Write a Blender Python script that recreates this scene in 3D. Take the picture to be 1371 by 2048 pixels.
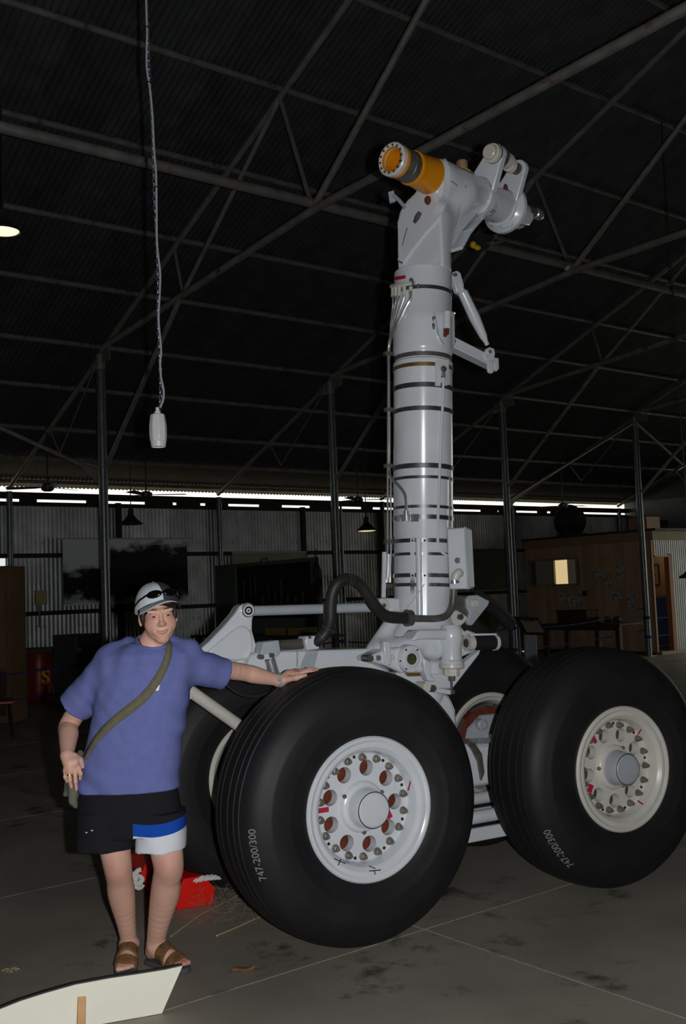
import bpy, bmesh, math, random
import numpy as np
from mathutils import Vector, Matrix, Quaternion
from mathutils.bvhtree import BVHTree

for _o in list(bpy.data.objects):
    bpy.data.objects.remove(_o, do_unlink=True)
SC = bpy.context.scene
COL = SC.collection
rnd = random.Random(7)

# ------------------------------------------------------------------ camera
IW, IH = 1371.0, 2048.0
FPX, PITCH, ROLL, CAMH = 2082.566, 0.0768753, 0.0405796, 1.58977
CF = Vector((0, math.cos(PITCH), math.sin(PITCH)))
_u0 = Vector((0, -math.sin(PITCH), math.cos(PITCH)))
_r0 = Vector((1, 0, 0))
CR = math.cos(ROLL) * _r0 - math.sin(ROLL) * _u0
CU = math.cos(ROLL) * _u0 + math.sin(ROLL) * _r0
CC = Vector((0, 0, CAMH))
cam_data = bpy.data.cameras.new('camera')
cam = bpy.data.objects.new('camera', cam_data)
COL.objects.link(cam)
cam_data.sensor_fit = 'VERTICAL'
cam_data.sensor_height = 23.6
cam_data.lens = FPX / IH * 23.6
cam_data.clip_start = 0.05
cam_data.clip_end = 300
cam.matrix_world = Matrix(((CR.x, CU.x, -CF.x, CC.x), (CR.y, CU.y, -CF.y, CC.y),
                           (CR.z, CU.z, -CF.z, CC.z), (0, 0, 0, 1)))
SC.camera = cam

# ------------------------------------------------------------------ world, flash, exposure
world = bpy.data.worlds.new('overcast_sky')
SC.world = world
world.use_nodes = True
bgn = world.node_tree.nodes['Background']
bgn.inputs[0].default_value = (0.97, 1.0, 0.84, 1)
bgn.inputs[1].default_value = 1.7
# the photographer's flash: camera held upright, flash head to the right of the lens
fl = bpy.data.lights.new('camera_flash', 'SPOT')
fl.energy = 500
fl.color = (0.97, 0.985, 1.0)
fl.spot_size = math.radians(125)
fl.spot_blend = 0.2
fl.shadow_soft_size = 0.022
flash = bpy.data.objects.new('camera_flash', fl)
COL.objects.link(flash)
flash.matrix_world = Matrix.Translation(CC + CR * 0.135 + CU * 0.01 - CF * 0.02) @ cam.matrix_world.to_3x3().to_4x4()
SC.view_settings.view_transform = 'Standard'
SC.view_settings.look = 'None'
SC.view_settings.exposure = 0.0
SC.view_settings.gamma = 1.0
SC.view_settings.use_curve_mapping = False
try:
    SC.cycles.max_bounces = 5
    SC.cycles.diffuse_bounces = 3
    SC.cycles.glossy_bounces = 2
    SC.cycles.transmission_bounces = 1
    SC.cycles.use_adaptive_sampling = True
    SC.cycles.adaptive_threshold = 0.03
    SC.cycles.sample_clamp_indirect = 3.0
    SC.cycles.caustics_reflective = False
    SC.cycles.caustics_refractive = False
except Exception:
    pass

# ------------------------------------------------------------------ frames of the place
PSI = 0.9072
EV = Vector((math.sin(PSI), math.cos(PSI), 0))      # along the long wall
VV = Vector((math.cos(PSI), -math.sin(PSI), 0))     # from the long wall into the hall
P0 = Vector((-3.3335, 14.4866, 0))
BAY = 4.07
def B(v, u, z=0.0):
    return P0 + VV * v + EV * u + Vector((0, 0, z))
BROT = -PSI                                          # local x = v, local y = u
PHI = 0.51121
GO = Vector((0.36135, 5.76177, 0))                   # middle of the landing gear truck
GT = Vector((math.cos(PHI), math.sin(PHI), 0))       # gear local x
GN = Vector((math.sin(PHI), -math.cos(PHI), 0))      # towards the viewer = minus gear local y
def ray(px, py):
    return CF + CR * ((px - IW / 2) / FPX) - CU * ((py - IH / 2) / FPX)
def onplane(px, py, n, d):
    r = ray(px, py)
    return CC + r * ((d - n.dot(CC)) / n.dot(r))
def atY(px, py, Y):
    r = ray(px, py)
    return CC + r * (Y / r.y)
def onfloor(px, py, z=0.0):
    return onplane(px, py, Vector((0, 0, 1)), z)
def onT(u, px, py):
    return onplane(px, py, EV, EV.dot(P0) + u)
def onV(v, px, py):
    return onplane(px, py, VV, VV.dot(P0) + v)
def GL(y, px, py):                                   # point of the gear's plane y, in gear coordinates
    p = onplane(px, py, GN, GN.dot(GO) - y) - GO
    return Vector((p.dot(GT), y, p.z))
def BL(p):                                           # world -> (v,u,z)
    d = p - P0
    return Vector((d.dot(VV), d.dot(EV), p.z))

# ------------------------------------------------------------------ materials
def srgb(r, g, b):
    f = lambda c: (c / 255 / 12.92) if c / 255 <= 0.04045 else ((c / 255 + 0.055) / 1.055) ** 2.4
    return (f(r), f(g), f(b), 1)
def mat(name, col, rough=0.6, metal=0.0, var=0.0, vscale=8.0, bump=0.0, bscale=40.0, emit=None, estr=0.0,
        col2=None, thr=None, spec=0.5, rand=0.0, dirt=None, dscale=3.0, dthr=0.6, coat=0.0):
    m = bpy.data.materials.new(name)
    m.use_nodes = True
    nt = m.node_tree; N = nt.nodes; L = nt.links
    b = N['Principled BSDF']
    c = col if len(col) == 4 else (*col, 1)
    b.inputs['Base Color'].default_value = c
    b.inputs['Roughness'].default_value = rough
    b.inputs['Metallic'].default_value = metal
    b.inputs['Specular IOR Level'].default_value = spec
    if coat: b.inputs['Coat Weight'].default_value = coat
    tc = None
    out = None
    if var or col2 or bump or dirt or rand:
        tc = N.new('ShaderNodeTexCoord')
    if var or col2:
        n = N.new('ShaderNodeTexNoise'); n.inputs['Scale'].default_value = vscale; n.inputs['Detail'].default_value = 5
        L.new(tc.outputs['Object'], n.inputs['Vector'])
        rp = N.new('ShaderNodeValToRGB')
        a = col2 or tuple(x * (1 - var) for x in c[:3]) + (1,)
        bb = c if col2 else tuple(min(1, x * (1 + var)) for x in c[:3]) + (1,)
        rp.color_ramp.elements[0].color = a if len(a) == 4 else (*a, 1)
        rp.color_ramp.elements[1].color = bb
        lo, hi = thr or (0.3, 0.7)
        rp.color_ramp.elements[0].position = lo; rp.color_ramp.elements[1].position = hi
        L.new(n.outputs['Fac'], rp.inputs['Fac'])
        out = rp.outputs['Color']
    if dirt:
        n = N.new('ShaderNodeTexNoise'); n.inputs['Scale'].default_value = dscale; n.inputs['Detail'].default_value = 8
        n.inputs['Roughness'].default_value = 0.7
        L.new(tc.outputs['Object'], n.inputs['Vector'])
        rp = N.new('ShaderNodeValToRGB'); rp.color_ramp.elements[0].position = dthr; rp.color_ramp.elements[1].position = dthr + 0.09
        L.new(n.outputs['Fac'], rp.inputs['Fac'])
        mx = N.new('ShaderNodeMix'); mx.data_type = 'RGBA'
        L.new(rp.outputs['Color'], mx.inputs[0])
        if out: L.new(out, mx.inputs[6])
        else: mx.inputs[6].default_value = c
        mx.inputs[7].default_value = dirt if len(dirt) == 4 else (*dirt, 1)
        out = mx.outputs[2]
    if rand:
        oi = N.new('ShaderNodeObjectInfo')
        mp = N.new('ShaderNodeMapRange'); mp.inputs[3].default_value = 1 - rand; mp.inputs[4].default_value = 1 + rand
        L.new(oi.outputs['Random'], mp.inputs[0])
        mx = N.new('ShaderNodeMix'); mx.data_type = 'RGBA'; mx.blend_type = 'MULTIPLY'; mx.inputs[0].default_value = 1
        if out: L.new(out, mx.inputs[6])
        else: mx.inputs[6].default_value = c
        cb = N.new('ShaderNodeCombineColor')
        for i in range(3): L.new(mp.outputs[0], cb.inputs[i])
        L.new(cb.outputs[0], mx.inputs[7])
        out = mx.outputs[2]
    if out: L.new(out, b.inputs['Base Color'])
    if bump:
        n = N.new('ShaderNodeTexNoise'); n.inputs['Scale'].default_value = bscale; n.inputs['Detail'].default_value = 4
        L.new(tc.outputs['Object'], n.inputs['Vector'])
        bp = N.new('ShaderNodeBump'); bp.inputs['Strength'].default_value = bump; bp.inputs['Distance'].default_value = 0.01
        L.new(n.outputs['Fac'], bp.inputs['Height']); L.new(bp.outputs['Normal'], b.inputs['Normal'])
    if emit:
        b.inputs['Emission Color'].default_value = emit if len(emit) == 4 else (*emit, 1)
        b.inputs['Emission Strength'].default_value = estr
    return m

# ------------------------------------------------------------------ mesh builder
def V3(p): return Vector(p)
class MB:
    def __init__(self): self.v = []; self.f = []; self.m = []; self.cur = 0
    def add(self, vs, fs):
        k = len(self.v)
        self.v += [tuple(p) for p in vs]
        for f in fs:
            self.f.append(tuple(i + k for i in f)); self.m.append(self.cur)
        return self
    def box(self, c, s, R=None):
        c = V3(c); vs = []
        for x in (-.5, .5):
            for y in (-.5, .5):
                for z in (-.5, .5):
                    d = Vector((x * s[0], y * s[1], z * s[2]))
                    vs.append(c + (R @ d if R else d))
        return self.add(vs, [(0, 1, 3, 2), (4, 6, 7, 5), (0, 4, 5, 1), (2, 3, 7, 6), (0, 2, 6, 4), (1, 5, 7, 3)])
    def beam(self, a, b, w, h, up=(0, 0, 1)):
        a = V3(a); b = V3(b); d = (b - a); ln = d.length; d.normalize()
        s = d.cross(V3(up)); s = s.normalized() if s.length > 1e-6 else Vector((1, 0, 0))
        t = s.cross(d)
        R = Matrix((d, s, t)).transposed()
        return self.box((a + b) / 2, (ln, w, h), R)
    def ring(self, c, d, r, n, ref=None):
        d = V3(d).normalized()
        ref = ref or (Vector((0, 0, 1)) if abs(d.z) < .9 else Vector((1, 0, 0)))
        s = d.cross(ref).normalized(); t = d.cross(s)
        return [V3(c) + s * (r * math.cos(2 * math.pi * i / n)) + t * (r * math.sin(2 * math.pi * i / n)) for i in range(n)]
    def cyl(self, a, b, r0, r1=None, n=16, cap=True):
        a = V3(a); b = V3(b); r1 = r0 if r1 is None else r1
        k = self.ring(a, b - a, r0, n) + self.ring(b, b - a, r1, n)
        fs = [(i, (i + 1) % n, n + (i + 1) % n, n + i) for i in range(n)]
        if cap: fs += [tuple(range(n - 1, -1, -1)), tuple(range(n, 2 * n))]
        return self.add(k, fs)
    def lathe(self, prof, o, ax, n=32, cap0=False, cap1=False):
        ax = V3(ax).normalized(); o = V3(o); vs = []; fs = []
        for a, r in prof: vs += self.ring(o + ax * a, ax, max(r, 1e-5), n)
        for j in range(len(prof) - 1):
            for i in range(n):
                fs.append((j * n + i, j * n + (i + 1) % n, (j + 1) * n + (i + 1) % n, (j + 1) * n + i))
        if cap0: fs.append(tuple(range(n - 1, -1, -1)))
        if cap1: fs.append(tuple(range((len(prof) - 1) * n, len(prof) * n)))
        return self.add(vs, fs)
    def tube(self, path, r, n=8, cap=True):
        P = [V3(p) for p in path]; m = len(P)
        rs = r if isinstance(r, (list, tuple)) else [r] * m
        T = [(P[min(i + 1, m - 1)] - P[max(i - 1, 0)]).normalized() for i in range(m)]
        ref = Vector((0, 0, 1)) if abs(T[0].z) < .9 else Vector((1, 0, 0))
        s = T[0].cross(ref).normalized(); vs = []
        for i in range(m):
            s = (s - T[i] * s.dot(T[i])).normalized(); t = T[i].cross(s)
            vs += [P[i] + s * (rs[i] * math.cos(2 * math.pi * k / n)) + t * (rs[i] * math.sin(2 * math.pi * k / n)) for k in range(n)]
        fs = [(j * n + i, j * n + (i + 1) % n, (j + 1) * n + (i + 1) % n, (j + 1) * n + i) for j in range(m - 1) for i in range(n)]
        if cap: fs += [tuple(range(n - 1, -1, -1)), tuple(range((m - 1) * n, m * n))]
        return self.add(vs, fs)
    def prism(self, poly, off):
        P = [V3(p) for p in poly]; n = len(P); off = V3(off)
        fs = [tuple(range(n - 1, -1, -1)), tuple(range(n, 2 * n))] + [(i, (i + 1) % n, n + (i + 1) % n, n + i) for i in range(n)]
        return self.add(P + [p + off for p in P], fs)
    def ball(self, c, r, n=16, m=10, R=None):
        r = (r, r, r) if not isinstance(r, (tuple, list)) else r
        c = V3(c); vs = []; fs = []
        for j in range(m + 1):
            th = math.pi * j / m
            for i in range(n):
                ph = 2 * math.pi * i / n
                d = Vector((r[0] * math.sin(th) * math.cos(ph), r[1] * math.sin(th) * math.sin(ph), r[2] * math.cos(th)))
                vs.append(c + (R @ d if R else d))
        for j in range(m):
            for i in range(n):
                fs.append((j * n + i, (j + 1) * n + i, (j + 1) * n + (i + 1) % n, j * n + (i + 1) % n))
        return self.add(vs, fs)
    def mesh(self, name, smooth=35):
        me = bpy.data.meshes.new(name)
        me.from_pydata(self.v, [], self.f)
        bm = bmesh.new(); bm.from_mesh(me)
        bmesh.ops.remove_doubles(bm, verts=bm.verts, dist=1e-5)
        bmesh.ops.recalc_face_normals(bm, faces=bm.faces)
        bm.to_mesh(me); bm.free()
        if smooth:
            me.polygons.foreach_set('use_smooth', [True] * len(me.polygons))
            me.set_sharp_from_angle(angle=math.radians(smooth))
        return me
    def build(self, name, m, parent=None, smooth=35, bevel=0.0, loc=None):
        multi = isinstance(m, (list, tuple))
        me = bpy.data.meshes.new(name)
        me.from_pydata(self.v, [], self.f)
        for x in (m if multi else [m]): me.materials.append(x)
        if multi: me.polygons.foreach_set('material_index', self.m)
        bm = bmesh.new(); bm.from_mesh(me)
        bmesh.ops.remove_doubles(bm, verts=bm.verts, dist=1e-5)
        bmesh.ops.recalc_face_normals(bm, faces=bm.faces)
        bm.to_mesh(me); bm.free()
        if smooth:
            me.polygons.foreach_set('use_smooth', [True] * len(me.polygons))
            me.set_sharp_from_angle(angle=math.radians(smooth))
        o = bpy.data.objects.new(name, me); COL.objects.link(o)
        if parent: o.parent = parent
        if loc is not None: o.location = loc
        if bevel:
            bv = o.modifiers.new('bevel', 'BEVEL'); bv.width = bevel; bv.segments = 2; bv.limit_method = 'ANGLE'; bv.angle_limit = math.radians(40)
        return o
def inst(name, me, parent=None, loc=(0, 0, 0), rot=None, scale=None):
    o = bpy.data.objects.new(name, me); COL.objects.link(o)
    o.location = loc
    if rot is not None: o.rotation_euler = rot
    if scale is not None: o.scale = scale
    if parent: o.parent = parent
    return o
def thing(name, label, cat, loc=(0, 0, 0), rotz=0.0, group=None):
    o = bpy.data.objects.new(name, None); COL.objects.link(o)
    o.location = loc; o.rotation_euler = (0, 0, rotz); o.empty_display_size = 0.1
    return tag(o, label, cat, group)
def tag(o, label=None, cat=None, group=None, kind=None):
    if label: o['label'] = label
    if cat: o['category'] = cat
    if group: o['group'] = group
    if kind: o['kind'] = kind
    return o
def spline(pts, k=6):
    P = [V3(p) for p in pts]; out = []
    for i in range(len(P) - 1):
        a = P[max(i - 1, 0)]; b = P[i]; c = P[i + 1]; d = P[min(i + 2, len(P) - 1)]
        for j in range(k):
            t = j / k
            out.append(0.5 * ((2 * b) + (c - a) * t + (2 * a - 5 * b + 4 * c - d) * t * t + (3 * b - a - 3 * c + d) * t ** 3))
    out.append(P[-1]); return out
def text_mesh(body, size, align='CENTER', bold=0.0):
    cu = bpy.data.curves.new('lettering', 'FONT'); cu.body = body; cu.size = size; cu.align_x = align; cu.align_y = 'CENTER'
    cu.offset = bold
    o = bpy.data.objects.new('lettering', cu); COL.objects.link(o)
    dg = bpy.context.evaluated_depsgraph_get()
    me = bpy.data.meshes.new_from_object(o.evaluated_get(dg))
    bpy.data.objects.remove(o, do_unlink=True); bpy.data.curves.remove(cu)
    vs = [tuple(v.co) for v in me.vertices]; fs = [tuple(p.vertices) for p in me.polygons]
    bpy.data.meshes.remove(me)
    return vs, fs

# ------------------------------------------------------------------ signed distance modelling (smooth unions, surface nets)
class Field:
    def __init__(self, lo, hi, h):
        self.lo = np.array(lo, float); self.h = h
        self.n = np.ceil((np.array(hi) - self.lo) / h).astype(int) + 1
        self.g = np.full(self.n, 0.25, np.float32)
    def win(self, lo, hi):
        a = np.maximum(np.floor((np.array(lo) - self.lo) / self.h).astype(int), 0)
        b = np.minimum(np.ceil((np.array(hi) - self.lo) / self.h).astype(int) + 1, self.n)
        if (b <= a).any(): return None
        ax = [(self.lo[i] + self.h * np.arange(a[i], b[i])).astype(np.float32) for i in range(3)]
        X, Y, Z = np.meshgrid(*ax, indexing='ij', sparse=True)
        return (slice(a[0], b[0]), slice(a[1], b[1]), slice(a[2], b[2])), X, Y, Z
    def put(self, sl, d, k, op):
        g = self.g[sl]
        if op == 'add':
            if k <= 0: self.g[sl] = np.minimum(g, d)
            else:
                hh = np.clip(0.5 + 0.5 * (g - d) / k, 0, 1)
                self.g[sl] = g + (d - g) * hh - k * hh * (1 - hh)
        else:
            if k <= 0: self.g[sl] = np.maximum(g, -d)
            else:
                hh = np.clip(0.5 - 0.5 * (g + d) / k, 0, 1)
                self.g[sl] = g + (-d - g) * hh + k * hh * (1 - hh)
    def cone(self, a, b, ra, rb=None, k=0.02, op='add', clip=None):
        rb = ra if rb is None else rb
        a = np.array(a, float); b = np.array(b, float); m = max(ra, rb) + 2 * k + 0.02
        w = self.win(np.minimum(a, b) - m, np.maximum(a, b) + m)
        if w is None: return self
        sl, X, Y, Z = w; d = b - a; L2 = float(d @ d)
        t = np.clip(((X - a[0]) * d[0] + (Y - a[1]) * d[1] + (Z - a[2]) * d[2]) / max(L2, 1e-9), 0, 1)
        q = np.sqrt((X - a[0] - t * d[0]) ** 2 + (Y - a[1] - t * d[1]) ** 2 + (Z - a[2] - t * d[2]) ** 2) - (ra + (rb - ra) * t)
        if clip is not None:
            for (c, n) in clip:
                q = np.maximum(q, (X - c[0]) * n[0] + (Y - c[1]) * n[1] + (Z - c[2]) * n[2])
        self.put(sl, q.astype(np.float32), k, op); return self
    def chain(self, pts, rs, k=0.02):
        for i in range(len(pts) - 1): self.cone(pts[i], pts[i + 1], rs[i], rs[i + 1], k)
        return self
    def limb(self, pts, rs, k=0.004, n=5):
        Q = spline([Vector((p[0], p[1], p[2])) for p in pts], n); T = [x.x for x in spline([Vector((r, 0, 0)) for r in rs], n)]
        return self.chain([tuple(q) for q in Q], T, k)
    def ell(self, c, r, R=None, k=0.02, op='add'):
        c = np.array(c, float); r = np.array(r, float); m = float(r.max()) + 2 * k + 0.02
        w = self.win(c - m, c + m)
        if w is None: return self
        sl, X, Y, Z = w; X = X - c[0]; Y = Y - c[1]; Z = Z - c[2]
        if R is not None:
            R = np.array(R)
            X, Y, Z = (R[0, 0] * X + R[1, 0] * Y + R[2, 0] * Z, R[0, 1] * X + R[1, 1] * Y + R[2, 1] * Z, R[0, 2] * X + R[1, 2] * Y + R[2, 2] * Z)
        k0 = np.sqrt((X / r[0]) ** 2 + (Y / r[1]) ** 2 + (Z / r[2]) ** 2)
        k1 = np.sqrt((X / r[0] ** 2) ** 2 + (Y / r[1] ** 2) ** 2 + (Z / r[2] ** 2) ** 2)
        q = k0 * (k0 - 1) / np.maximum(k1, 1e-6)
        self.put(sl, q.astype(np.float32), k, op); return self
    def loft(self, rows, k=0.02, cap=True, power=2.0, op='add'):
        # rows: (z, cx, cy, rx, ry) ascending in z
        rows = np.array(sorted(rows), float); mr = rows[:, 3:5].max() + 0.03
        lo = [rows[:, 1].min() - mr, rows[:, 2].min() - mr, rows[0, 0] - 0.03]; hi = [rows[:, 1].max() + mr, rows[:, 2].max() + mr, rows[-1, 0] + 0.03]
        w = self.win(lo, hi)
        if w is None: return self
        sl, X, Y, Z = w; z = Z.ravel()
        it = [np.interp(z, rows[:, 0], rows[:, i]).reshape(Z.shape).astype(np.float32) for i in range(1, 5)]
        q = ((np.abs((X - it[0]) / it[2]) ** power + np.abs((Y - it[1]) / it[3]) ** power) ** (1 / power) - 1) * np.minimum(it[2], it[3])
        if cap: q = np.maximum(q, np.maximum(rows[0, 0] - Z, Z - rows[-1, 0]))
        self.put(sl, q.astype(np.float32), k, op); return self
    def half(self, c, n, k=0.0):
        X, Y, Z = np.meshgrid(*[(self.lo[i] + self.h * np.arange(self.n[i])).astype(np.float32) for i in range(3)], indexing='ij', sparse=True)
        d = (X - c[0]) * n[0] + (Y - c[1]) * n[1] + (Z - c[2]) * n[2]
        self.g = np.maximum(self.g, d.astype(np.float32)); return self
    def warp(self, fn):
        X, Y, Z = np.meshgrid(*[(self.lo[i] + self.h * np.arange(self.n[i])).astype(np.float32) for i in range(3)], indexing='ij', sparse=True)
        self.g += fn(X, Y, Z).astype(np.float32); return self
    def nets(self):
        g = self.g; s = g < 0
        c8 = [(i, j, k) for i in (0, 1) for j in (0, 1) for k in (0, 1)]
        n = self.n - 1
        cnt = np.zeros(n, np.uint8)
        for (i, j, k) in c8: cnt += s[i:i + n[0], j:j + n[1], k:k + n[2]]
        act = (cnt > 0) & (cnt < 8)
        I, J, K = np.nonzero(act)
        idx = np.full(n, -1, np.int32); idx[I, J, K] = np.arange(len(I))
        vals = np.stack([g[I + a, J + b, K + c] for (a, b, c) in c8], 1)
        acc = np.zeros((len(I), 3)); num = np.zeros(len(I))
        for p in range(8):
            for q in range(p + 1, 8):
                a = np.array(c8[p]); b = np.array(c8[q])
                if np.abs(a - b).sum() != 1: continue
                va, vb = vals[:, p], vals[:, q]; x = (va < 0) != (vb < 0)
                t = np.where(x, va / np.where(x, va - vb, 1), 0)
                acc += np.where(x[:, None], a + (b - a) * t[:, None], 0); num += x
        P = (np.stack([I, J, K], 1) + acc / np.maximum(num, 1)[:, None]) * self.h + self.lo
        quads = []
        for ax in range(3):
            o1, o2 = [(1, 2), (2, 0), (0, 1)][ax]
            sa = [slice(None)] * 3; sb = [slice(None)] * 3; sa[ax] = slice(0, -1); sb[ax] = slice(1, None)
            ch = s[tuple(sa)] != s[tuple(sb)]
            sg = s[tuple(sa)]
            E = np.array(np.nonzero(ch)).T
            E = E[(E[:, o1] > 0) & (E[:, o2] > 0) & (E[:, o1] < self.n[o1] - 1) & (E[:, o2] < self.n[o2] - 1)]
            if not len(E): continue
            d1 = np.zeros(3, int); d1[o1] = 1; d2 = np.zeros(3, int); d2[o2] = 1
            f = lambda Q: idx[Q[:, 0], Q[:, 1], Q[:, 2]]
            q = np.stack([f(E - d1 - d2), f(E - d2), f(E), f(E - d1)], 1)
            fl_ = ~sg[E[:, 0], E[:, 1], E[:, 2]]
            q[fl_] = q[fl_][:, ::-1]
            quads.append(q[(q >= 0).all(1)])
        return P, np.concatenate(quads)
    def build(self, name, m, parent=None, smooth_it=2):
        P, Q = self.nets()
        if smooth_it:
            ed = np.concatenate([Q[:, [0, 1]], Q[:, [1, 2]], Q[:, [2, 3]], Q[:, [3, 0]]])
            for _ in range(smooth_it):
                sm = np.zeros_like(P); ct = np.zeros(len(P))
                for a, b in ((0, 1), (1, 0)):
                    for c in range(3): sm[:, c] += np.bincount(ed[:, a], weights=P[ed[:, b], c], minlength=len(P))
                    ct += np.bincount(ed[:, a], minlength=len(P))
                P = 0.5 * P + 0.5 * sm / np.maximum(ct, 1)[:, None]
        me = bpy.data.meshes.new(name)
        me.from_pydata(P.tolist(), [], Q.tolist())
        for x in (m if isinstance(m, (list, tuple)) else [m]): me.materials.append(x)
        me.polygons.foreach_set('use_smooth', [True] * len(me.polygons))
        o = bpy.data.objects.new(name, me); COL.objects.link(o)
        if parent: o.parent = parent
        return o, P, Q

# ================================================================== materials of the hall
M = {}
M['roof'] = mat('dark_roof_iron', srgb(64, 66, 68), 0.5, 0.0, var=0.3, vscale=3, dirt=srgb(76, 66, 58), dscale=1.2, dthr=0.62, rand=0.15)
M['steel'] = mat('dusty_painted_pipe', srgb(134, 129, 124), 0.5, 0.25, var=0.25, vscale=6, dirt=srgb(96, 76, 60), dscale=4, dthr=0.58)
M['purlin'] = mat('dusty_purlin_pipe', srgb(122, 117, 114), 0.5, 0.2, var=0.25, vscale=5, dirt=srgb(84, 64, 52), dscale=3, dthr=0.55)
M['galv'] = mat('galvanised_post', srgb(120, 124, 126), 0.36, 0.55, var=0.2, vscale=14)
M['wall'] = mat('weathered_wall_iron', srgb(182, 184, 184), 0.4, 0.3, var=0.3, vscale=2.2, dirt=srgb(110, 96, 82), dscale=2.6, dthr=0.6, rand=0.22)
M['girt'] = mat('dark_timber_girt', srgb(44, 38, 33), 0.8, var=0.3)
M['floor'] = mat('stained_concrete', srgb(144, 137, 125), 0.55, 0.0, var=0.22, vscale=1.3, dirt=srgb(74, 69, 62), dscale=1.7, dthr=0.55, bump=0.08, bscale=60, rand=0.05)
M['joint'] = mat('pale_joint_mortar', srgb(176, 160, 132), 0.9, var=0.3, vscale=30)

# ------------------------------------------------------------------ roof geometry: z of the purlin line above v
RIDGE_V = 10.0
def roofz(v):
    return 5.15 + 0.4 * (v if v <= RIDGE_V else 2 * RIDGE_V - v)
ULO, UHI = -12.2, 16.68
WALL_V, WALL_F = -3.75, 23.75

def corr_mesh(name, width, length, m, pitch=0.076, amp=0.009, seg=6, nl=1):
    # corrugated sheet: x across, y along its length
    nx = int(round(width / pitch)) * seg; vs = []; fs = []
    for j in range(nl + 1):
        for i in range(nx + 1):
            x = width * i / nx
            vs.append((x, length * j / nl, amp * math.sin(2 * math.pi * x / pitch)))
    for j in range(nl):
        for i in range(nx):
            a = j * (nx + 1) + i; fs.append((a, a + 1, a + nx + 2, a + nx + 1))
    me = bpy.data.meshes.new(name); me.from_pydata(vs, [], fs); me.materials.append(m)
    me.polygons.foreach_set('use_smooth', [True] * len(fs))
    return me

# floor: one slab per bay panel with pale joints between
fb = MB(); fb.box((0, 0, -0.1), (60, 60, 0.16))
floor = fb.build('floor', M['joint']); floor.location = B(10, 6, 0); floor.rotation_euler = (0, 0, BROT)
tag(floor, kind='structure')
sl = MB(); sl.box((0, 0, -0.02), (2.036 - 0.010, 4.07 - 0.010, 0.04)); slab_me = sl.mesh('floor_slab', 0); slab_me.materials.append(M['floor'])
for i in range(-7, 8):
    for k in range(-4, 8):
        v0 = 9.70 + 2.036 * (i - 0.5); u0 = -2.97 + 4.07 * (k + 0.5)
        if v0 < WALL_V - 1.2 or v0 > WALL_F + 1.2: continue
        inst('floor_slab', slab_me, floor, (v0 - 10, u0 - 6, 0))

# long wall behind the gear: corrugated sheets in two tiers on girts, with wall posts
wall = bpy.data.objects.new('wall_back', None); COL.objects.link(wall); tag(wall, kind='structure')
wall.location = B(WALL_V, 0, 0); wall.rotation_euler = (0, 0, BROT)
up_me = corr_mesh('wall_sheet', 0.836, 1.88, M['wall']); lo_me = corr_mesh('wall_sheet', 0.836, 1.5, M['wall'])
RW = Matrix(((0, 0, 1), (1, 0, 0), (0, 1, 0)))   # sheet x->u, y->z, normal->v
def hang(me, parent, u, z, off, name='wall_sheet'):
    o = inst(name, me, parent, (off, u, z)); o.rotation_euler = RW.to_euler(); return o
for i in range(0, 47):
    u = ULO + 0.76 * i + 0.02
    if u > UHI - .5: break
    hang(lo_me, wall, u, 0.02, 0.0 + 0.004 * (i % 2)); hang(up_me, wall, u, 1.44, 0.03 + 0.004 * (i % 3))
mb = MB()
for z in (1.44, 2.42):
    g = MB(); g.box((0.075, 2.3, z), (0.05, 29, 0.075)); g.build('girt', M['girt'], wall)
g = MB(); g.box((0.03, 2.3, 3.30), (0.1, 29, 0.07)); g.build('girt', M['girt'], wall)
g = MB(); g.box((0.06, 2.3, 3.44), (0.12, 29, 0.11)); g.build('wall_plate', M['girt'], wall)
rb = random.Random(3)
for i in range(26):
    u_ = -1.5 + i * .62; 
    if rb.random() < .55:
        w_b = rb.uniform(.3, .62); p = MB(); p.box((0.02, u_, 3.36), (0.03, w_b, 0.055)); p.build('packing_board', M['girt'], wall)
for k in range(-3, 5):
    p = MB(); p.cyl((0.12, k * BAY, 0), (0.12, k * BAY, 3.5), 0.055, n=12); p.build('wall_post', M['galv'], wall)
    p = MB(); p.box((0.06, k * BAY + 2.0, 1.7), (0.09, 0.09, 3.3)); p.build('stud', M['girt'], wall)

# ceiling: corrugated sheets on pipe purlins, both slopes
ceil = bpy.data.objects.new('ceiling', None); COL.objects.link(ceil); tag(ceil, kind='structure')
ceil.location = B(0, 0, 0); ceil.rotation_euler = (0, 0, BROT)
SLOPE = math.atan(0.4); CS = math.cos(SLOPE); SN = math.sin(SLOPE)
half_len = (RIDGE_V + 4.0) / CS
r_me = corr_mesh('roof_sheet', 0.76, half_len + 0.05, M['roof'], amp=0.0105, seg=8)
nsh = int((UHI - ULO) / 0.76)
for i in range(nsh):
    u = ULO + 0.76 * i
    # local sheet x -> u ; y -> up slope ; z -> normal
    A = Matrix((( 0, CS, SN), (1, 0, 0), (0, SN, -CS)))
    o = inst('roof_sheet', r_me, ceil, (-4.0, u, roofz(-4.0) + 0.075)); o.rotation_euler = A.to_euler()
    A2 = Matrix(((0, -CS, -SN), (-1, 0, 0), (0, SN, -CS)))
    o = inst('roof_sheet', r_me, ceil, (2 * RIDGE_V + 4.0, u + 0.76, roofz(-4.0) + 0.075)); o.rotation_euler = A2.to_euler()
PV = [-3.72, -2.95, -2.08, -1.0, 0.02, 1.18, 2.25, 3.46, 4.63, 5.82, 7.0, 8.2, 9.4]
for pv in PV + [2 * RIDGE_V - x for x in PV]:
    p = MB(); p.cyl((0, ULO, 0), (0, UHI, 0), 0.036, n=12, cap=False)
    p.build('purlin', M['purlin'], ceil, loc=(pv, 0, roofz(pv) + 0.02))
cb = MB()
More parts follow.
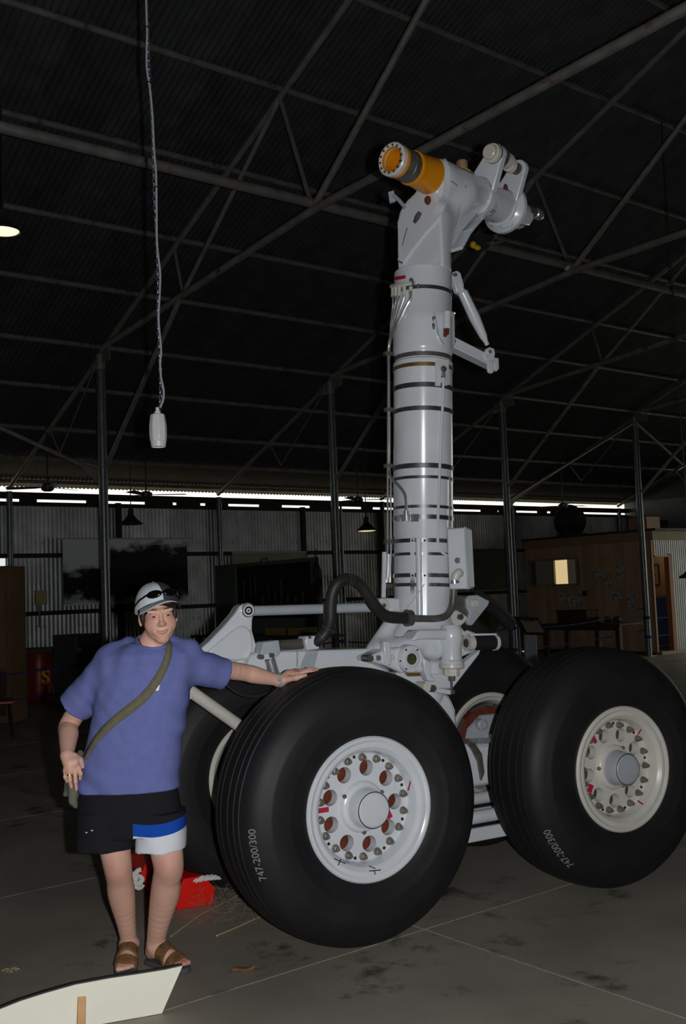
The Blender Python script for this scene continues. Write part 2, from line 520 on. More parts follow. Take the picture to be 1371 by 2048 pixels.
def scruff(pv, a, b, n):
    # dusty nest straw caught along a purlin
    for _ in range(n):
        u = rnd.uniform(a, b); q = Vector((pv + rnd.uniform(-.04, .01), u, roofz(pv) + rnd.uniform(0.03, 0.05)))
        d = Vector((rnd.uniform(-.03, .06), rnd.uniform(-.05, .05), rnd.uniform(-0.005, .05)))
        cb.beam(q, q + d, 0.006, 0.004)
for pv, n in ((4.63, 700), (5.82, 500), (3.46, 300), (2.25, 300), (1.18, 300), (0.02, 200)):
    scruff(pv, -3.5, 9, n)
o = cb.build('nest_straw', mat('dusty_straw', srgb(92, 84, 78), 0.9), ceil, smooth=0); tag(o, kind='stuff')

# longitudinal tie pipes under the trusses
for k, vt in enumerate((5.11, 2 * RIDGE_V - 5.11)):
    p = MB(); p.cyl((0, ULO, 0), (0, UHI, 0), 0.052, n=14); p.build('tie_pipe', M['steel'], ceil, loc=(vt, 0, 5.60))

# trusses
ORD = {0: 'leftmost roof truss, on the galvanised post behind the person', 1: 'second roof truss, on the post behind the black hose loop',
       2: 'third roof truss, on the post just right of the strut', 3: 'fourth roof truss, on the post beside the office corner',
       4: 'fifth roof truss, far right beyond the office corner post', 5: 'furthest roof truss, last one along the hall', -1: 'nearest roof truss, overhead beyond the left picture edge'}
for k in range(-1, 5):
    t = thing('roof_truss', ORD.get(k, 'far roof truss of pipes number %d along the hall' % (k + 3)), 'truss', B(0, k * BAY, 0), BROT, 'pipe roof trusses')
    def pipe(nm, a, b, r, n=12):
        p = MB(); p.cyl((a[0], 0, a[1]), (b[0], 0, b[1]), r, n=n); p.build(nm, M['steel'], t)
    for sgn in (1, -1):
        X = (lambda v: v) if sgn == 1 else (lambda v: 2 * RIDGE_V - v)
        off = -0.055
        pipe('rafter', (X(0.0), roofz(0) + off), (X(RIDGE_V), roofz(RIDGE_V) + off), 0.036)
        pipe('aisle_rafter', (X(-3.66), roofz(-3.66) - 0.13), (X(-0.05), roofz(0) - 0.12), 0.036)
        pts = [(0.05, 5.16), (2.38, 5.33), (5.11, 5.53), (RIDGE_V, 5.56)]
        for a, b in zip(pts[:-1], pts[1:]): pipe('bottom_chord', (X(a[0]), a[1]), (X(b[0]), b[1]), 0.043, 14)
        pipe('web', (X(2.38), 5.34), (X(2.2), roofz(2.2) + off), 0.022)
        pipe('web', (X(2.38), 5.34), (X(4.6), roofz(4.6) + off), 0.028)
        pipe('web', (X(5.11), 5.54), (X(4.6), roofz(4.6) + off), 0.026)
        pipe('web', (X(5.11), 5.54), (X(9.8), roofz(9.8) + off), 0.034)
        pipe('knee_brace', (X(0.08), 3.45), (X(2.3), 5.3), 0.034)
        pipe('web', (X(-1.85), roofz(-1.85) - 0.12), (X(-1.5), 3.86), 0.016)
        pipe('tie_rod', (X(-1.5), 3.86), (X(-0.15), 4.95), 0.010)
    pl = MB(); pl.box((0.16, 0, 5.02), (0.3, 0.014, 0.16)); pl.box((-0.12, 0, 4.98), (0.16, 0.014, 0.14)); pl.build('gusset', M['steel'], t)
    pl = MB(); pl.cyl((-0.2, -0.05, 4.93), (-0.2, 0.05, 4.93), 0.05, n=14); pl.build('pipe_clamp', M['steel'], t)
POSTL = {0: 'galvanised steel post directly behind the person in the cap', 1: 'galvanised steel post behind the black hose loop',
         2: 'galvanised steel post just right of the white strut', 3: 'galvanised steel post in front of the office corner, tied with blue rope'}
for k in range(-1, 4):
    for side, pv in ((0, 0.0), (1, 20.0)):
        if side == 1: continue
        lab = POSTL.get(k, 'galvanised steel post left of the picture holding the blue ropes') if side == 0 else 'galvanised steel post behind the photographer number %d' % (k + 3)
        t = thing('steel_post', lab, 'post', B(pv, k * BAY, 0), BROT, 'galvanised posts of the hall')
        p = MB(); p.cyl((0, 0, 0.012), (0, 0, 5.06), 0.064, n=20); p.build('shaft', M['galv'], t)
        p = MB(); p.box((0, 0, 0.006), (0.22, 0.22, 0.012)); p.build('base_plate', M['galv'], t)
        p = MB(); p.cyl((0, 0, 4.86), (0, 0, 5.07), 0.068, n=20); p.build('sleeve', M['steel'], t)
        if side == 0 and k in (1, 2):
            p = MB(); p.cyl((0.055, 0.075, 0.1), (0.055, 0.075, 3.0), 0.02, n=8); p.build('conduit', M['galv'], t)
# diagonal braces in the post row
def lbrace(u0, z0, u1, z1, lab):
    t = thing('wind_brace', lab, 'brace', B(0, u0, 0), BROT, 'diagonal pipe braces between posts')
    p = MB(); p.cyl((0, 0, z0), (0, u1 - u0, z1), 0.032, n=12); p.build('pipe', M['steel'], t)
    p = MB(); p.prism([(0.0, 0, z0 - .16), (0.0, 0, z0 + .10), (0.0, (.34 if u1 > u0 else -.34), z0 + .09 + .05)], (0.012, 0, 0)); p.build('gusset', M['steel'], t)
lbrace(-0.09, 3.40, -BAY + .1, 4.93, 'diagonal pipe brace left of the post behind the person')
lbrace(2 * BAY + .08, 3.2, 3 * BAY - .06, 4.93, 'diagonal pipe brace between the posts right of the strut')
lbrace(4 * BAY - .08, 2.9, 3 * BAY + .06, 4.93, 'diagonal pipe brace right of the office corner post')

# remaining walls that close the hall; the far right end stands open as a wide hangar doorway
big = mat('end_wall_iron', srgb(110, 112, 112), 0.5, 0.2, var=0.3, vscale=2)
def closing(name, m):
    o = m.build(name, big, smooth=0); tag(o, kind='structure'); o.location = B(0, 0, 0); o.rotation_euler = (0, 0, BROT); return o
def gable(m, u, th, lo=0.0):
    a = [(WALL_V, u, lo), (WALL_F, u, lo), (WALL_F, u, roofz(WALL_F)), (RIDGE_V, u, roofz(RIDGE_V)), (WALL_V, u, roofz(WALL_V))]
    m.prism(a, (0, th, 0))
m = MB(); m.box((WALL_F + .03, (UHI + ULO) / 2, 1.86), (0.06, UHI - ULO, 3.72)); closing('wall_front', m)
m = MB(); gable(m, ULO - 0.06, 0.05); closing('wall_left', m)
m = MB(); gable(m, UHI, 0.05, lo=4.2); m.box((-1.575, UHI + .025, 2.1), (4.35, 0.05, 4.2)); m.box((15.375, UHI + .025, 2.1), (16.75, 0.05, 4.2)); closing('wall_right', m)

# ================================================================== landing gear
M['white'] = mat('gloss_white_paint', srgb(217, 221, 226), 0.22, 0.0, var=0.05, vscale=5, dirt=srgb(150, 142, 128), dscale=9, dthr=0.70, coat=0.3)
M['white2'] = mat('aged_white_paint', srgb(214, 210, 200), 0.3, 0.0, var=0.07, vscale=7, dirt=srgb(130, 122, 108), dscale=14, dthr=0.66)
M['greyp'] = mat('pale_grey_paint', srgb(176, 182, 188), 0.4, 0.0, var=0.08, vscale=9, dirt=srgb(110, 104, 98), dscale=18, dthr=0.66)
M['chrome'] = mat('bright_steel', srgb(206, 206, 208), 0.24, 0.75, var=0.1)
M['strap'] = mat('steel_strap', srgb(128, 130, 136), 0.3, 0.85, var=0.2, vscale=12)
M['dsteel'] = mat('dull_dark_steel', srgb(104, 100, 95), 0.42, 0.35, var=0.3, vscale=20)
M['brass'] = mat('bronze_ring', srgb(150, 118, 66), 0.4, 0.7, var=0.3)
M['orange'] = mat('orange_paint', srgb(232, 146, 18), 0.35, 0.0, var=0.06, vscale=6, dirt=srgb(120, 96, 70), dscale=10, dthr=0.68)
M['yellow'] = mat('yellow_paint', srgb(236, 190, 22), 0.5, var=0.1)
M['rubber'] = mat('black_tyre_rubber', srgb(30, 30, 32), 0.55, 0.0, var=0.25, vscale=5, bump=0.05, bscale=25, spec=0.3, dirt=srgb(46, 44, 42), dscale=4, dthr=0.66)
M['hose'] = mat('black_hose_rubber', srgb(44, 43, 42), 0.5, var=0.2, spec=0.4)
M['dark'] = mat('dark_cavity', srgb(26, 25, 24), 0.7)
M['rust'] = mat('rusted_brake_steel', srgb(104, 46, 24), 0.8, 0.1, var=0.3, vscale=18, dirt=srgb(70, 40, 28), dscale=14, dthr=0.58)
M['red'] = mat('red_label', srgb(186, 34, 62), 0.5)
M['bolt'] = mat('dull_bolt_metal', srgb(138, 130, 120), 0.45, 0.5, var=0.2, vscale=30)
M['glass_green'] = mat('greenish_bore', srgb(84, 92, 62), 0.3, 0.3, var=0.4, vscale=30)
M['print'] = mat('faded_white_print', srgb(136, 136, 136), 0.8)

gear = thing('landing_gear', 'tall white four-wheel aircraft landing gear with orange collar at its top', 'landing gear', GO, PHI)
GLEN, GSP, TR = 1.5206, 1.12, 0.622
def LW(p):
    d = p - GO; return Vector((d.dot(GT), -d.dot(GN), p.z))
LC = LW(CC)
def LR(px, py):
    r = ray(px, py); return Vector((r.dot(GT), -r.dot(GN), r.z))
def gplate(name, pts, y, th, m='white', bevel=0.006, parent=None):
    mb = MB(); P = [GL(y, *p) for p in pts]; mb.prism(P, (0, th, 0)); return mb.build(name, M[m], parent or gear, bevel=bevel)
def gcyl(name, px, py, r, y0, y1, m='white', n=28, parent=None, bevel=0.0):
    c = GL(y0, px, py); mb = MB(); mb.cyl(c, (c.x, y1, c.z), r, n=n); return mb.build(name, M[m], parent or gear, bevel=bevel)
def boss(name, px, py, prof, y0, m='white', n=36, parent=None):
    # prof: (depth behind y0, radius)
    c = GL(y0, px, py); mb = MB(); mb.lathe(prof, c, (0, 1, 0), n, cap0=True); return mb.build(name, M[m], parent or gear)

# ------------------------------------------------------------------ wheels
def tyre_profile():
    half = [(0, .6215), (.034, .6215), (.0355, .6165), (.0395, .6165), (.041, .621), (.088, .6175), (.0895, .6125), (.0935, .6125), (.095, .6165),
            (.128, .610), (.1295, .606), (.133, .606), (.1345, .608), (.155, .599), (.176, .583), (.194, .561), (.209, .532), (.2185, .505), (.2215, .499), (.2225, .492), (.2255, .47),
            (.226, .44), (.2235, .410), (.2235, .406), (.219, .396), (.213, .370), (.206, .345), (.199, .328), (.192, .316)]
    return [(-a, r) for a, r in half[::-1]] + half[1:]
TP_ = tyre_profile()
def tyre_r(a):
    return float(np.interp(a, [p[0] for p in TP_], [p[1] for p in TP_]))
OUT = Vector((0, -1, 0))
def wheel_meshes():
    R = {}
    t = MB(); t.lathe(TP_, (0, 0, 0), OUT, 120); R['tyre'] = t.mesh('tyre', 50); R['tyre'].materials.append(M['rubber'])
    return R
WM = wheel_meshes()
def disc_with_holes(mb, a, depth, r0, r1, rh, hr, nh, ph0):
    nth = 40
    for s in range(nh):
        ca = ph0 + 2 * math.pi * s / nh; hw = math.pi / nh
        c = Vector((rh * math.cos(ca), rh * math.sin(ca)))
        dirs = [2 * math.pi * i / nth for i in range(nth)]
        for cr in (r0, r1):
            for sg in (-1, 1):
                q = Vector((cr * math.cos(ca + sg * hw), cr * math.sin(ca + sg * hw))) - c
                dirs.append(math.atan2(q.y, q.x) % (2 * math.pi))
        dirs = sorted(set(round(d, 6) for d in dirs))
        inn = []; outp = []
        for th in dirs:
            d = Vector((math.cos(th), math.sin(th)))
            inn.append(c + d * hr)
            lo, hi = hr * 0.5, 0.5
            def inside(p):
                r = p.length; an = (math.atan2(p.y, p.x) - ca + math.pi) % (2 * math.pi) - math.pi
                return r0 - 1e-7 <= r <= r1 + 1e-7 and abs(an) <= hw + 1e-7
            # march then bisect
            x = hr
            while inside(c + d * x) and x < .4: x += 0.004
            lo, hi = x - 0.004, x
            for _ in range(20):
                mid = (lo + hi) / 2
                if inside(c + d * mid): lo = mid
                else: hi = mid
            outp.append(c + d * lo)
        n = len(dirs)
        to = lambda p, aa: (p.x, -aa, p.y)
        vs = [to(p, a) for p in inn] + [to(p, a) for p in outp] + [to(p, a - depth) for p in inn]
        fs = []
        for i in range(n):
            j = (i + 1) % n
            fs.append((i, j, n + j, n + i)); fs.append((i, 2 * n + i, 2 * n + j, j))
        mb.add(vs, fs)
rim_prof = [(.186, .322), (.200, .3205), (.2075, .314), (.2085, .306), (.2035, .296), (.2005, .292), (.2015, .288), (.199, .272), (.190, .262), (.183, .254), (.178, .2515), (.160, .249), (.155, .246), (.134, .2435), (.126, .240), (.1225, .233)]
def make_wheel(name, x, y, flip, ph, detail):
    rm = MB()
    rm.lathe(rim_prof, (0, 0, 0), OUT, 72)
    disc_with_holes(rm, .1225, .05, .116, .233, .172, .036, 9, ph)
    rm.lathe([(.1225, .117), (.128, .114), (.136, .111), (.142, .104), (.146, .092)], (0, 0, 0), OUT, 48)
    # inner side: barrel and lip
    rm.lathe([(.1225 - .05, .233), (.02, .236), (-.10, .250), (-.17, .262), (-.19, .275), (-.198, .292), (-.2085, .300), (-.2085, .311), (-.200, .3205), (-.186, .322)], (0, 0, 0), OUT, 72)
    w = rm.build(name, M['white' if detail == 1 else 'white2'], gear, smooth=30)
    w.location = (x, y, TR); w.rotation_euler = (0, 0, math.pi if flip else 0)
    inst('tyre', WM['tyre'], w)
    h = MB(); h.lathe([(.146, .093), (.152, .088), (.222, .0835), (.2265, .080), (.2275, .077), (.224, .0765), (.226, .073), (.230, .070), (.232, .05), (.2325, .0001)], (0, 0, 0), OUT, 48)
    h.build('hub_cap', M['white' if not detail else ('white' if detail == 1 else 'greyp')], w)
    dk = MB(); dk.lathe([(.2268, .081), (.2290, .0795), (.2278, .0765)], (0, 0, 0), OUT, 48); dk.build('sealant_ring', M['dark'], w)
    br = MB(); br.lathe([(.062, .236), (.062, .05)], (0, 0, 0), OUT, 48); br.build('brake_rotor', M['rust' if detail != 2 else 'dsteel'], w)
    if not flip:
        for i in range(18):
            an = ph + math.radians(8) + 2 * math.pi * i / 18
            c = Vector((.2195 * math.cos(an), -.1225, .2195 * math.sin(an)))
            b = MB(); b.lathe([(0, .0185), (.006, .0180), (.007, .015), (.020, .014), (.022, .009), (.034, .008), (.035, .0001)], c, OUT, 12); b.build('wheel_bolt', M['bolt'], w)
            if i % 2 == 0:
                an2 = an + math.pi / 18
                c2 = Vector((.226 * math.cos(an2), -.1225, .226 * math.sin(an2)))
                b = MB(); b.lathe([(0, .0075), (.003, .007), (.003, .0001)], c2, OUT, 10); b.build('balance_plug', M['dark'], w)
        for i in range(3):
            an = ph + 0.5 + 2 * math.pi * i / 3
            c = Vector((.112 * math.cos(an), -.136, .112 * math.sin(an)))
            b = MB(); b.ball(c, (.010, .012, .010), 10, 6); b.build('hub_screw', M['dsteel'], w)
    return w
def decal(w, an, r, w_, h_, a, m, tilt=0.0):
    c = Vector((r * math.cos(an), -(a + .0015), r * math.sin(an))); R = Matrix.Rotation(-tilt, 3, 'Y')
    mb = MB(); mb.box(c, (w_, .002, h_), R); return mb.build('warning_label', M[m], w)
def tyre_text(w, body, th0, a0, size, flipdir=1, m='print'):
    vs, fs = text_mesh(body, size)
    out = []
    half = [p for p in TP_ if p[0] >= 0]; ss = [0.0]
    for p, q in zip(half[:-1], half[1:]): ss.append(ss[-1] + math.hypot(q[0] - p[0], q[1] - p[1]))
    s0 = float(np.interp(a0, [p[0] for p in half[:20]], ss[:20]))
    for x, y, z in vs:
        sv = s0 + y * flipdir; a = float(np.interp(sv, ss, [p[0] for p in half])); rr = float(np.interp(sv, ss, [p[1] for p in half]))
        a2 = float(np.interp(sv + .002, ss, [p[0] for p in half])); r2 = float(np.interp(sv + .002, ss, [p[1] for p in half]))
        l = math.hypot(a2 - a, r2 - rr) or 1; na, nr = -(r2 - rr) / l, (a2 - a) / l
        th = th0 + x * flipdir / .58
        a += na * .0018; rr += nr * .0018
        out.append((rr * math.cos(th), -a, rr * math.sin(th)))
    mb = MB(); mb.add(out, fs); return mb.build('tyre_lettering', M[m], w, smooth=0)
hx, hy = GLEN / 2, GSP / 2
wA = make_wheel('wheel', -hx, -hy, False, 0.0, 1)
wB = make_wheel('wheel', hx, -hy, False, math.radians(28), 2)
wC = make_wheel('wheel', -hx, hy, True, 0.2, 3)
wD = make_wheel('wheel', hx, hy, True, 0.4, 3)
for w_, lab in ((wA, 'front wheel under the hand, glossy white rim'), (wB, 'right-hand wheel with chipped white rim'), (wC, 'wheel behind the person'), (wD, 'far wheel showing its rusty brake')):
    w_['label'] = lab
# labels on the rims
decal(wA, math.radians(177), .203, .062, .022, .1225, 'red', .0)
decal(wA, math.radians(-22), .150, .026, .034, .1225, 'red', .45)
o = decal(wA, math.radians(20), .2475, .007, .075, .168, 'red', -.35)
decal(wB, math.radians(128), .20, .022, .05, .1225, 'red', .5)
decal(wB, math.radians(208), .19, .032, .042, .1225, 'red', -.5)
decal(wB, math.radians(190), .222, .02, .024, .1225, 'yellow', -.2)
decal(wB, math.radians(47), .244, .007, .06, .165, 'red', -.8)
decal(wB, math.radians(-55), .247, .075, .008, .17, 'red', -.6)
tyre_text(wB, '747-200/300', math.radians(217), .186, .05, -1)
tyre_text(wA, '747-200/300', math.radians(192), .186, .045, -1)
tyre_text(wB, '747-200/300', math.radians(34), .19, .05, -1)

# pen marks on the front rim
for pxs in ([(668, 1717), (690, 1727)], [(676, 1731), (681, 1718)], [(738, 1742), (761, 1740)], [(748, 1741), (750, 1749)], [(738, 1732), (750, 1737)]):
    mb = MB(); mb.tube([GL(-hy - .209, *p) for p in pxs], .0022, 6); mb.build('pen_mark', M['dark'], gear)

# brakes seen on the inner side of the far wheels
for w_ in (wC, wD):
    mb = MB(); mb.lathe([(-.14, .235), (-.17, .232), (-.175, .20), (-.172, .09)], (0, 0, 0), OUT, 40); b = mb.build('brake_disc', M['rust'], w_)
    for i in range(8):
        an = 2 * math.pi * i / 8 + .3
        mb = MB(); mb.beam(Vector((.235 * math.cos(an), .15, .235 * math.sin(an))), Vector((.235 * math.cos(an + .5), .15, .235 * math.sin(an + .5))), .03, .04); mb.build('drive_key', M['dsteel'], w_)
    for i in range(6):
        an = 2 * math.pi * i / 6
        c = Vector((.155 * math.cos(an), .17, .155 * math.sin(an)))
        mb = MB(); mb.lathe([(0, .036), (.055, .036), (.06, .03), (.062, .022), (.055, .02), (.055, .0001)], c, (0, 1, 0), 18); mb.build('brake_piston', M['greyp'], w_)
    mb = MB(); mb.lathe([(.165, .20), (.19, .19), (.2, .14), (.2, .06)], (0, 0, 0), (0, 1, 0), 10); mb.build('piston_housing', M['greyp'], w_)

# axles, truck beam between the wheels
for x in (-hx, hx):
    mb = MB(); mb.lathe([(-.52, .07), (-.30, .072), (-.28, .095), (-.22, .10), (-.18, .125), (.18, .125), (.22, .10), (.28, .095), (.30, .072), (.52, .07)], (x, 0, TR), (0, 1, 0), 28); mb.build('axle', M['white'], gear)
mb = MB()
mb.prism([(-hx, -.13, .50), (-hx, -.13, .76), (-.35, -.13, .86), (-.1, -.13, .98), (.06, -.13, .98), (.20, -.13, .74), (hx, -.13, .70), (hx, -.13, .50)], (0, .26, 0)); mb.build('truck_beam', M['white'], gear, bevel=.02)
for yy in (-.20, .20):
    mb = MB(); mb.cyl((-hx + .05, yy, .36), (hx - .05, yy, .36), .035, n=16); mb.build('brake_rod', M['white'], gear)
    mb = MB(); mb.beam((-.45, yy, .27), (hx - .02, yy, .27), .03, .07); mb.build('brake_rod', M['white'], gear, bevel=.006)
for x in (-hx, hx):
    mb = MB()
    for yy in (-.20, .20): mb.beam((x, yy, .62), (x - .03, yy, .25), .035, .09, (0, 1, 0))
    mb.build('brake_lever', M['white'], gear, bevel=.006)
gplate('brake_bracket', [(934, 1484), (950, 1486), (964, 1508), (969, 1545), (963, 1562), (957, 1525), (946, 1502)], -.15, .02, 'dsteel', .003)
mb = MB(); mb.tube(spline([(hx - .1, -.14, .74), (hx - .02, -.2, .66), (hx + .02, -.2, .5), (hx - .06, -.18, .4), (hx - .2, -.16, .36)]), .012, 8); mb.build('brake_hose', M['hose'], gear)

# ------------------------------------------------------------------ strut
SD = Vector((.0536, 0, 1)).normalized(); SO = Vector((.067 - 1.419 * .0536, 0, 0))
def SA(z): return Vector((SO.x + .0536 * z, 0, z))
def zs(py): return GL(-.14, 843, py).z
def surf(px, py, dr=0.0, r=.166):
    # point of the strut surface under a pixel (or its silhouette side)
    d = LR(px, py); o = LC - SO; R = r + dr
    a = d - SD * d.dot(SD); b = o - SD * o.dot(SD)
    A_ = a.dot(a); B_ = 2 * a.dot(b); C_ = b.dot(b) - R * R; D = B_ * B_ - 4 * A_ * C_
    t = (-B_ - math.sqrt(D)) / (2 * A_) if D > 0 else -B_ / (2 * A_)
    p = LC + d * t
    return p
def slathe(name, rows, m, n=56):
    mb = MB(); mb.lathe([(SD.dot(SA(z) - SO), r) for z, r in rows], SO, SD, n, cap0=True, cap1=True); return mb.build(name, M[m], gear, smooth=40)
rows = [(1236, .162), (1180, .164), (1072, .164), (1069, .167), (736, .167), (733, .1695), (716, .1695), (713, .160), (701, .160), (697, .168), (690, .171), (640, .171), (624, .1705), (621, .1655), (530, .1655)]
slathe('strut', [(zs(p), r) for p, r in rows], 'white')
def strap(pc, h, m, r=.1695):
    z = zs(pc); dz = h / 372 / 2
    slathe('band' if m != 'strap' else 'strap', [(z - dz, r - .003), (z - dz, r), (z + dz, r), (z + dz, r - .003)], m)
strap(707, 9, 'dsteel', .164); strap(729, 8, 'brass', .1715)
for pc, h in ((574, 8), (770, 10), (817, 9), (932, 10), (955, 6), (1014, 6), (1035, 9), (1082, 8), (1109, 6), (1152, 8), (1171, 7)):
    strap(pc, h, 'strap', .1705 if pc > 600 else .1685)
def stube(name, pts, r, m='chrome', dr=.012, k=5, n=8):
    mb = MB(); mb.tube(spline([surf(px, py, dr) for px, py in pts], k), r, n); return mb.build(name, M[m], gear)
# hydraulic lines fanning down from the upper clamp
stube('hydraulic_line', [(785, 590), (785, 612), (781, 650), (779, 690), (776, 760), (775, 900), (774, 1120), (770, 1165)], .006)
stube('hydraulic_line', [(791, 590), (790, 607), (784, 645), (779, 690), (777, 720)], .0055)
stube('hydraulic_line', [(798, 588), (797, 603), (788, 640), (780, 682), (778, 705)], .0055)
stube('hydraulic_line', [(808, 586), (807, 597), (792, 640), (781, 682), (778, 710)], .0055)
stube('hydraulic_line', [(821, 582), (820, 598), (812, 613), (792, 655), (778, 688), (777, 760), (778, 870), (778, 940), (783, 957), (798, 972), (809, 988), (812, 1005), (812, 1028)], .009, dr=.016)
stube('hydraulic_line', [(781, 950), (781, 1020), (781, 1115), (778, 1165)], .0055)
for i in range(4):
    stube('hydraulic_line', [(772 + 3 * i, 1108), (770 + 3.5 * i, 1165)], .0042)
mb = MB()
for px in (785, 791, 798, 808, 821):
    a = surf(px, 574, .006); b = surf(px, 592, .012); mb.cyl(a, b, .011, n=10)
P = [surf(px, 572 - .14 * (px - 785), .008) for px in range(782, 832, 6)]
mb.tube(P, .012, 6); mb.build('line_manifold', M['white2'], gear)
mb = MB()
for px, py in ((826, 566), (836, 572), (822, 560)): mb.ball(surf(px, py, .01), .012, 10, 6)
mb.build('manifold_clip', M['dsteel'], gear)
mb = MB(); mb.tube([surf(px, 557 - .16 * (px - 790), .003) for px in range(790, 814, 4)], .010, 4); mb.build('warning_label', M['red'], gear)
mb = MB()
mb.cyl(surf(812, 1022, .012), surf(812, 1042, .012), .017, n=12); mb.cyl(surf(800, 1034, .012), surf(832, 1034, .012), .013, n=10)
mb.box(surf(828, 1036, .015), (.035, .03, .04)); mb.box(surf(800, 1038, .01), (.03, .025, .03)); mb.build('line_valve', M['chrome'], gear)
for px, py in ((776, 708), (777, 820), (777, 932), (777, 1083), (774, 1172)):
    mb = MB(); mb.box(surf(px, py, .004), (.05, .03, .022)); mb.build('line_clip', M['dsteel'], gear)
# white sensor cable on the right with its bracket
stube('sensor_cable', [(886, 752), (885, 800), (881, 880), (878, 960), (875, 1050), (875, 1082), (880, 1100), (893, 1111), (912, 1118)], .008, 'white', .013)
mb = MB(); q = [surf(869, 722, .004), surf(894, 720, .004), surf(896, 770, .004), surf(889, 772, .004), (surf(888, 752, .004)), surf(878, 752, .004), surf(878, 773, .004), surf(869, 772, .004)]
nrm = (surf(882, 740) - SA(zs(740))); nrm.z = 0; nrm.normalize(); mb.prism(q, nrm * .012); mb.build('sensor_bracket', M['white'], gear)
c = surf(886, 738, .016)
mb = MB(); mb.lathe([(0, .018), (.008, .017), (.010, .011), (.018, .010), (.018, .0001)], c, nrm, 14); mb.build('sensor_fitting', M['dsteel'], gear)
mb = MB(); mb.cyl(surf(886, 744, .013), surf(886, 756, .013), .012, n=10); mb.build('cable_gland', M['chrome'], gear)
stube('side_pipe', [(898, 955), (898, 1000), (897, 1055)], .006, 'chrome', .004)
# cover strips low on the strut
for x0, x1 in ((820, 828.5), (845, 853)):
    mb = MB()
    for a, b in zip(range(1077, 1232, 31), range(1108, 1263, 31)):
        b = min(b, 1232); P = [surf(x0, a, .006), surf(x1, a, .006), surf(x1, b, .006), surf(x0, b, .006)]; Q = [surf(x0, a, -.004), surf(x1, a, -.004), surf(x1, b, -.004), surf(x0, b, -.004)]
        mb.add(P + Q, [(0, 1, 2, 3), (4, 7, 6, 5), (0, 4, 5, 1), (1, 5, 6, 2), (2, 6, 7, 3), (3, 7, 4, 0)])
    mb.build('cover_strip', M['white'], gear)
    for py in (1081, 1151):
        mb = MB(); mb.ball(surf((x0 + x1) / 2, py, .007), .006, 8, 6); mb.build('strip_screw', M['dark'], gear)
stube('cover_tube', [(836.5, 1077), (837, 1120), (838, 1180), (839, 1232)], .017, 'white', .003, n=14)
stube('bonding_wire', [(848, 1168), (830, 1195), (815, 1215), (812, 1230)], .003, 'white2', .02)
# lug block with lubrication port
mb = MB(); P = [surf(862, 626, .003), surf(905, 624, .003), surf(906, 692, .003), (surf(880, 690, .003)), surf(868, 668, .003)]
nr2 = (surf(890, 650) - SA(zs(650))); nr2.z = 0; nr2.normalize(); mb.prism(P, nr2 * .014); mb.build('upper_lug_pad', M['white'], gear, bevel=.004)
for py in (637, 652):
    mb = MB(); mb.ball(surf(867, py, .006), (.010, .008, .020), 12, 8); mb.build('pad_bolt', M['dsteel'], gear)
mb = MB(); mb.cyl(surf(894, 624, .03), surf(893, 655, .03), .021, n=18); mb.cyl(surf(893, 653, .03), surf(893, 658, .03), .024, n=18); mb.build('lube_cylinder', M['white'], gear)
mb = MB(); mb.cyl(surf(892, 658, .03), surf(892, 668, .03), .016, n=10); mb.ball(surf(890, 670, .03), .012, 8, 6); mb.build('rusted_nipple', M['rust'], gear)
# upper folding link
mb = MB(); mb.prism([GL(.02, *p) for p in ((904, 552), (906, 544), (914, 541), (921, 546), (928, 572), (922, 588), (914, 584))], (0, .035, 0)); mb.build('link_clevis', M['white'], gear, bevel=.004)
mb = MB(); a, b = GL(.035, 917, 568), GL(.035, 974, 690); L_ = b - a
mb.tube([a, a + L_ * .10, a + L_ * .14, a + L_ * .55, a + L_ * .86, a + L_ * .94, b], [.018, .018, .031, .034, .024, .014, .014], 16); mb.build('link_rod', M['white'], gear)
gcyl('link_pin', 911, 549, .012, .005, .06, 'chrome', 14)
gcyl('link_pin', 980, 703, .012, -.02, .09, 'chrome', 14)
gplate('lower_link', [(900, 677), (910, 674), (985, 712), (990, 722), (982, 728), (903, 690)], .0, .05, 'white', .005)
gplate('lower_link_flange', [(905, 694), (915, 692), (982, 726), (985, 733)], -.01, .075, 'white', .003)
gplate('link_ear', [(968, 712), (972, 698), (979, 694), (988, 697), (990, 708), (987, 722), (975, 722)], -.01, .02, 'white', .004)
gplate('hook_plate', [(976, 722), (986, 720), (988, 742), (984, 747), (978, 745), (975, 735)], -.02, .02, 'white', .004)
gplate('hook_plate', [(985, 714), (997, 716), (998, 737), (993, 743), (989, 738)], .05, .02, 'white', .004)
gcyl('link_pin', 908, 682, .013, -.015, .07, 'chrome', 14)
gplate('link_lug', [(890, 672), (912, 676), (910, 700), (893, 702)], .02, .05, 'white', .006)

# ------------------------------------------------------------------ head: trunnion
TO = LW(atY(782, 318, 5.5)); _a = math.radians(48) - PHI; TD = Vector((math.cos(_a), math.sin(_a), 0)); TN = Vector((math.sin(_a), -math.cos(_a), 0))
def TX(t, up=0, s=0): return TO + TD * t + Vector((0, 0, up)) + TN * s
def tlathe(name, prof, m, n=48, parent=None, **kw):
    mb = MB(); mb.lathe(prof, TO, TD, n, **kw); return mb.build(name, M[m], parent or gear, smooth=35)
def TPX(px, py, s=0.0):      # pixel onto the vertical plane of the trunnion axis, shifted s towards the viewer
    n = TN; r = LR(px, py); d = n.dot(TO) + s
    return LC + r * ((d - n.dot(LC)) / n.dot(r))
ring = tlathe('end_ring', [(.030, .066), (0, .068), (-.004, .074), (-.004, .086), (.002, .0925), (.030, .0925), (.034, .088)], 'white2')
for i in range(14):
    an = 2 * math.pi * i / 14; p = TO + TN * (.0755 * math.cos(an)) + Vector((0, 0, .0755 * math.sin(an))) - TD * .004
    mb = MB(); mb.ball(p, .0065, 8, 6); mb.build('ring_bolt', M['dark'], ring)
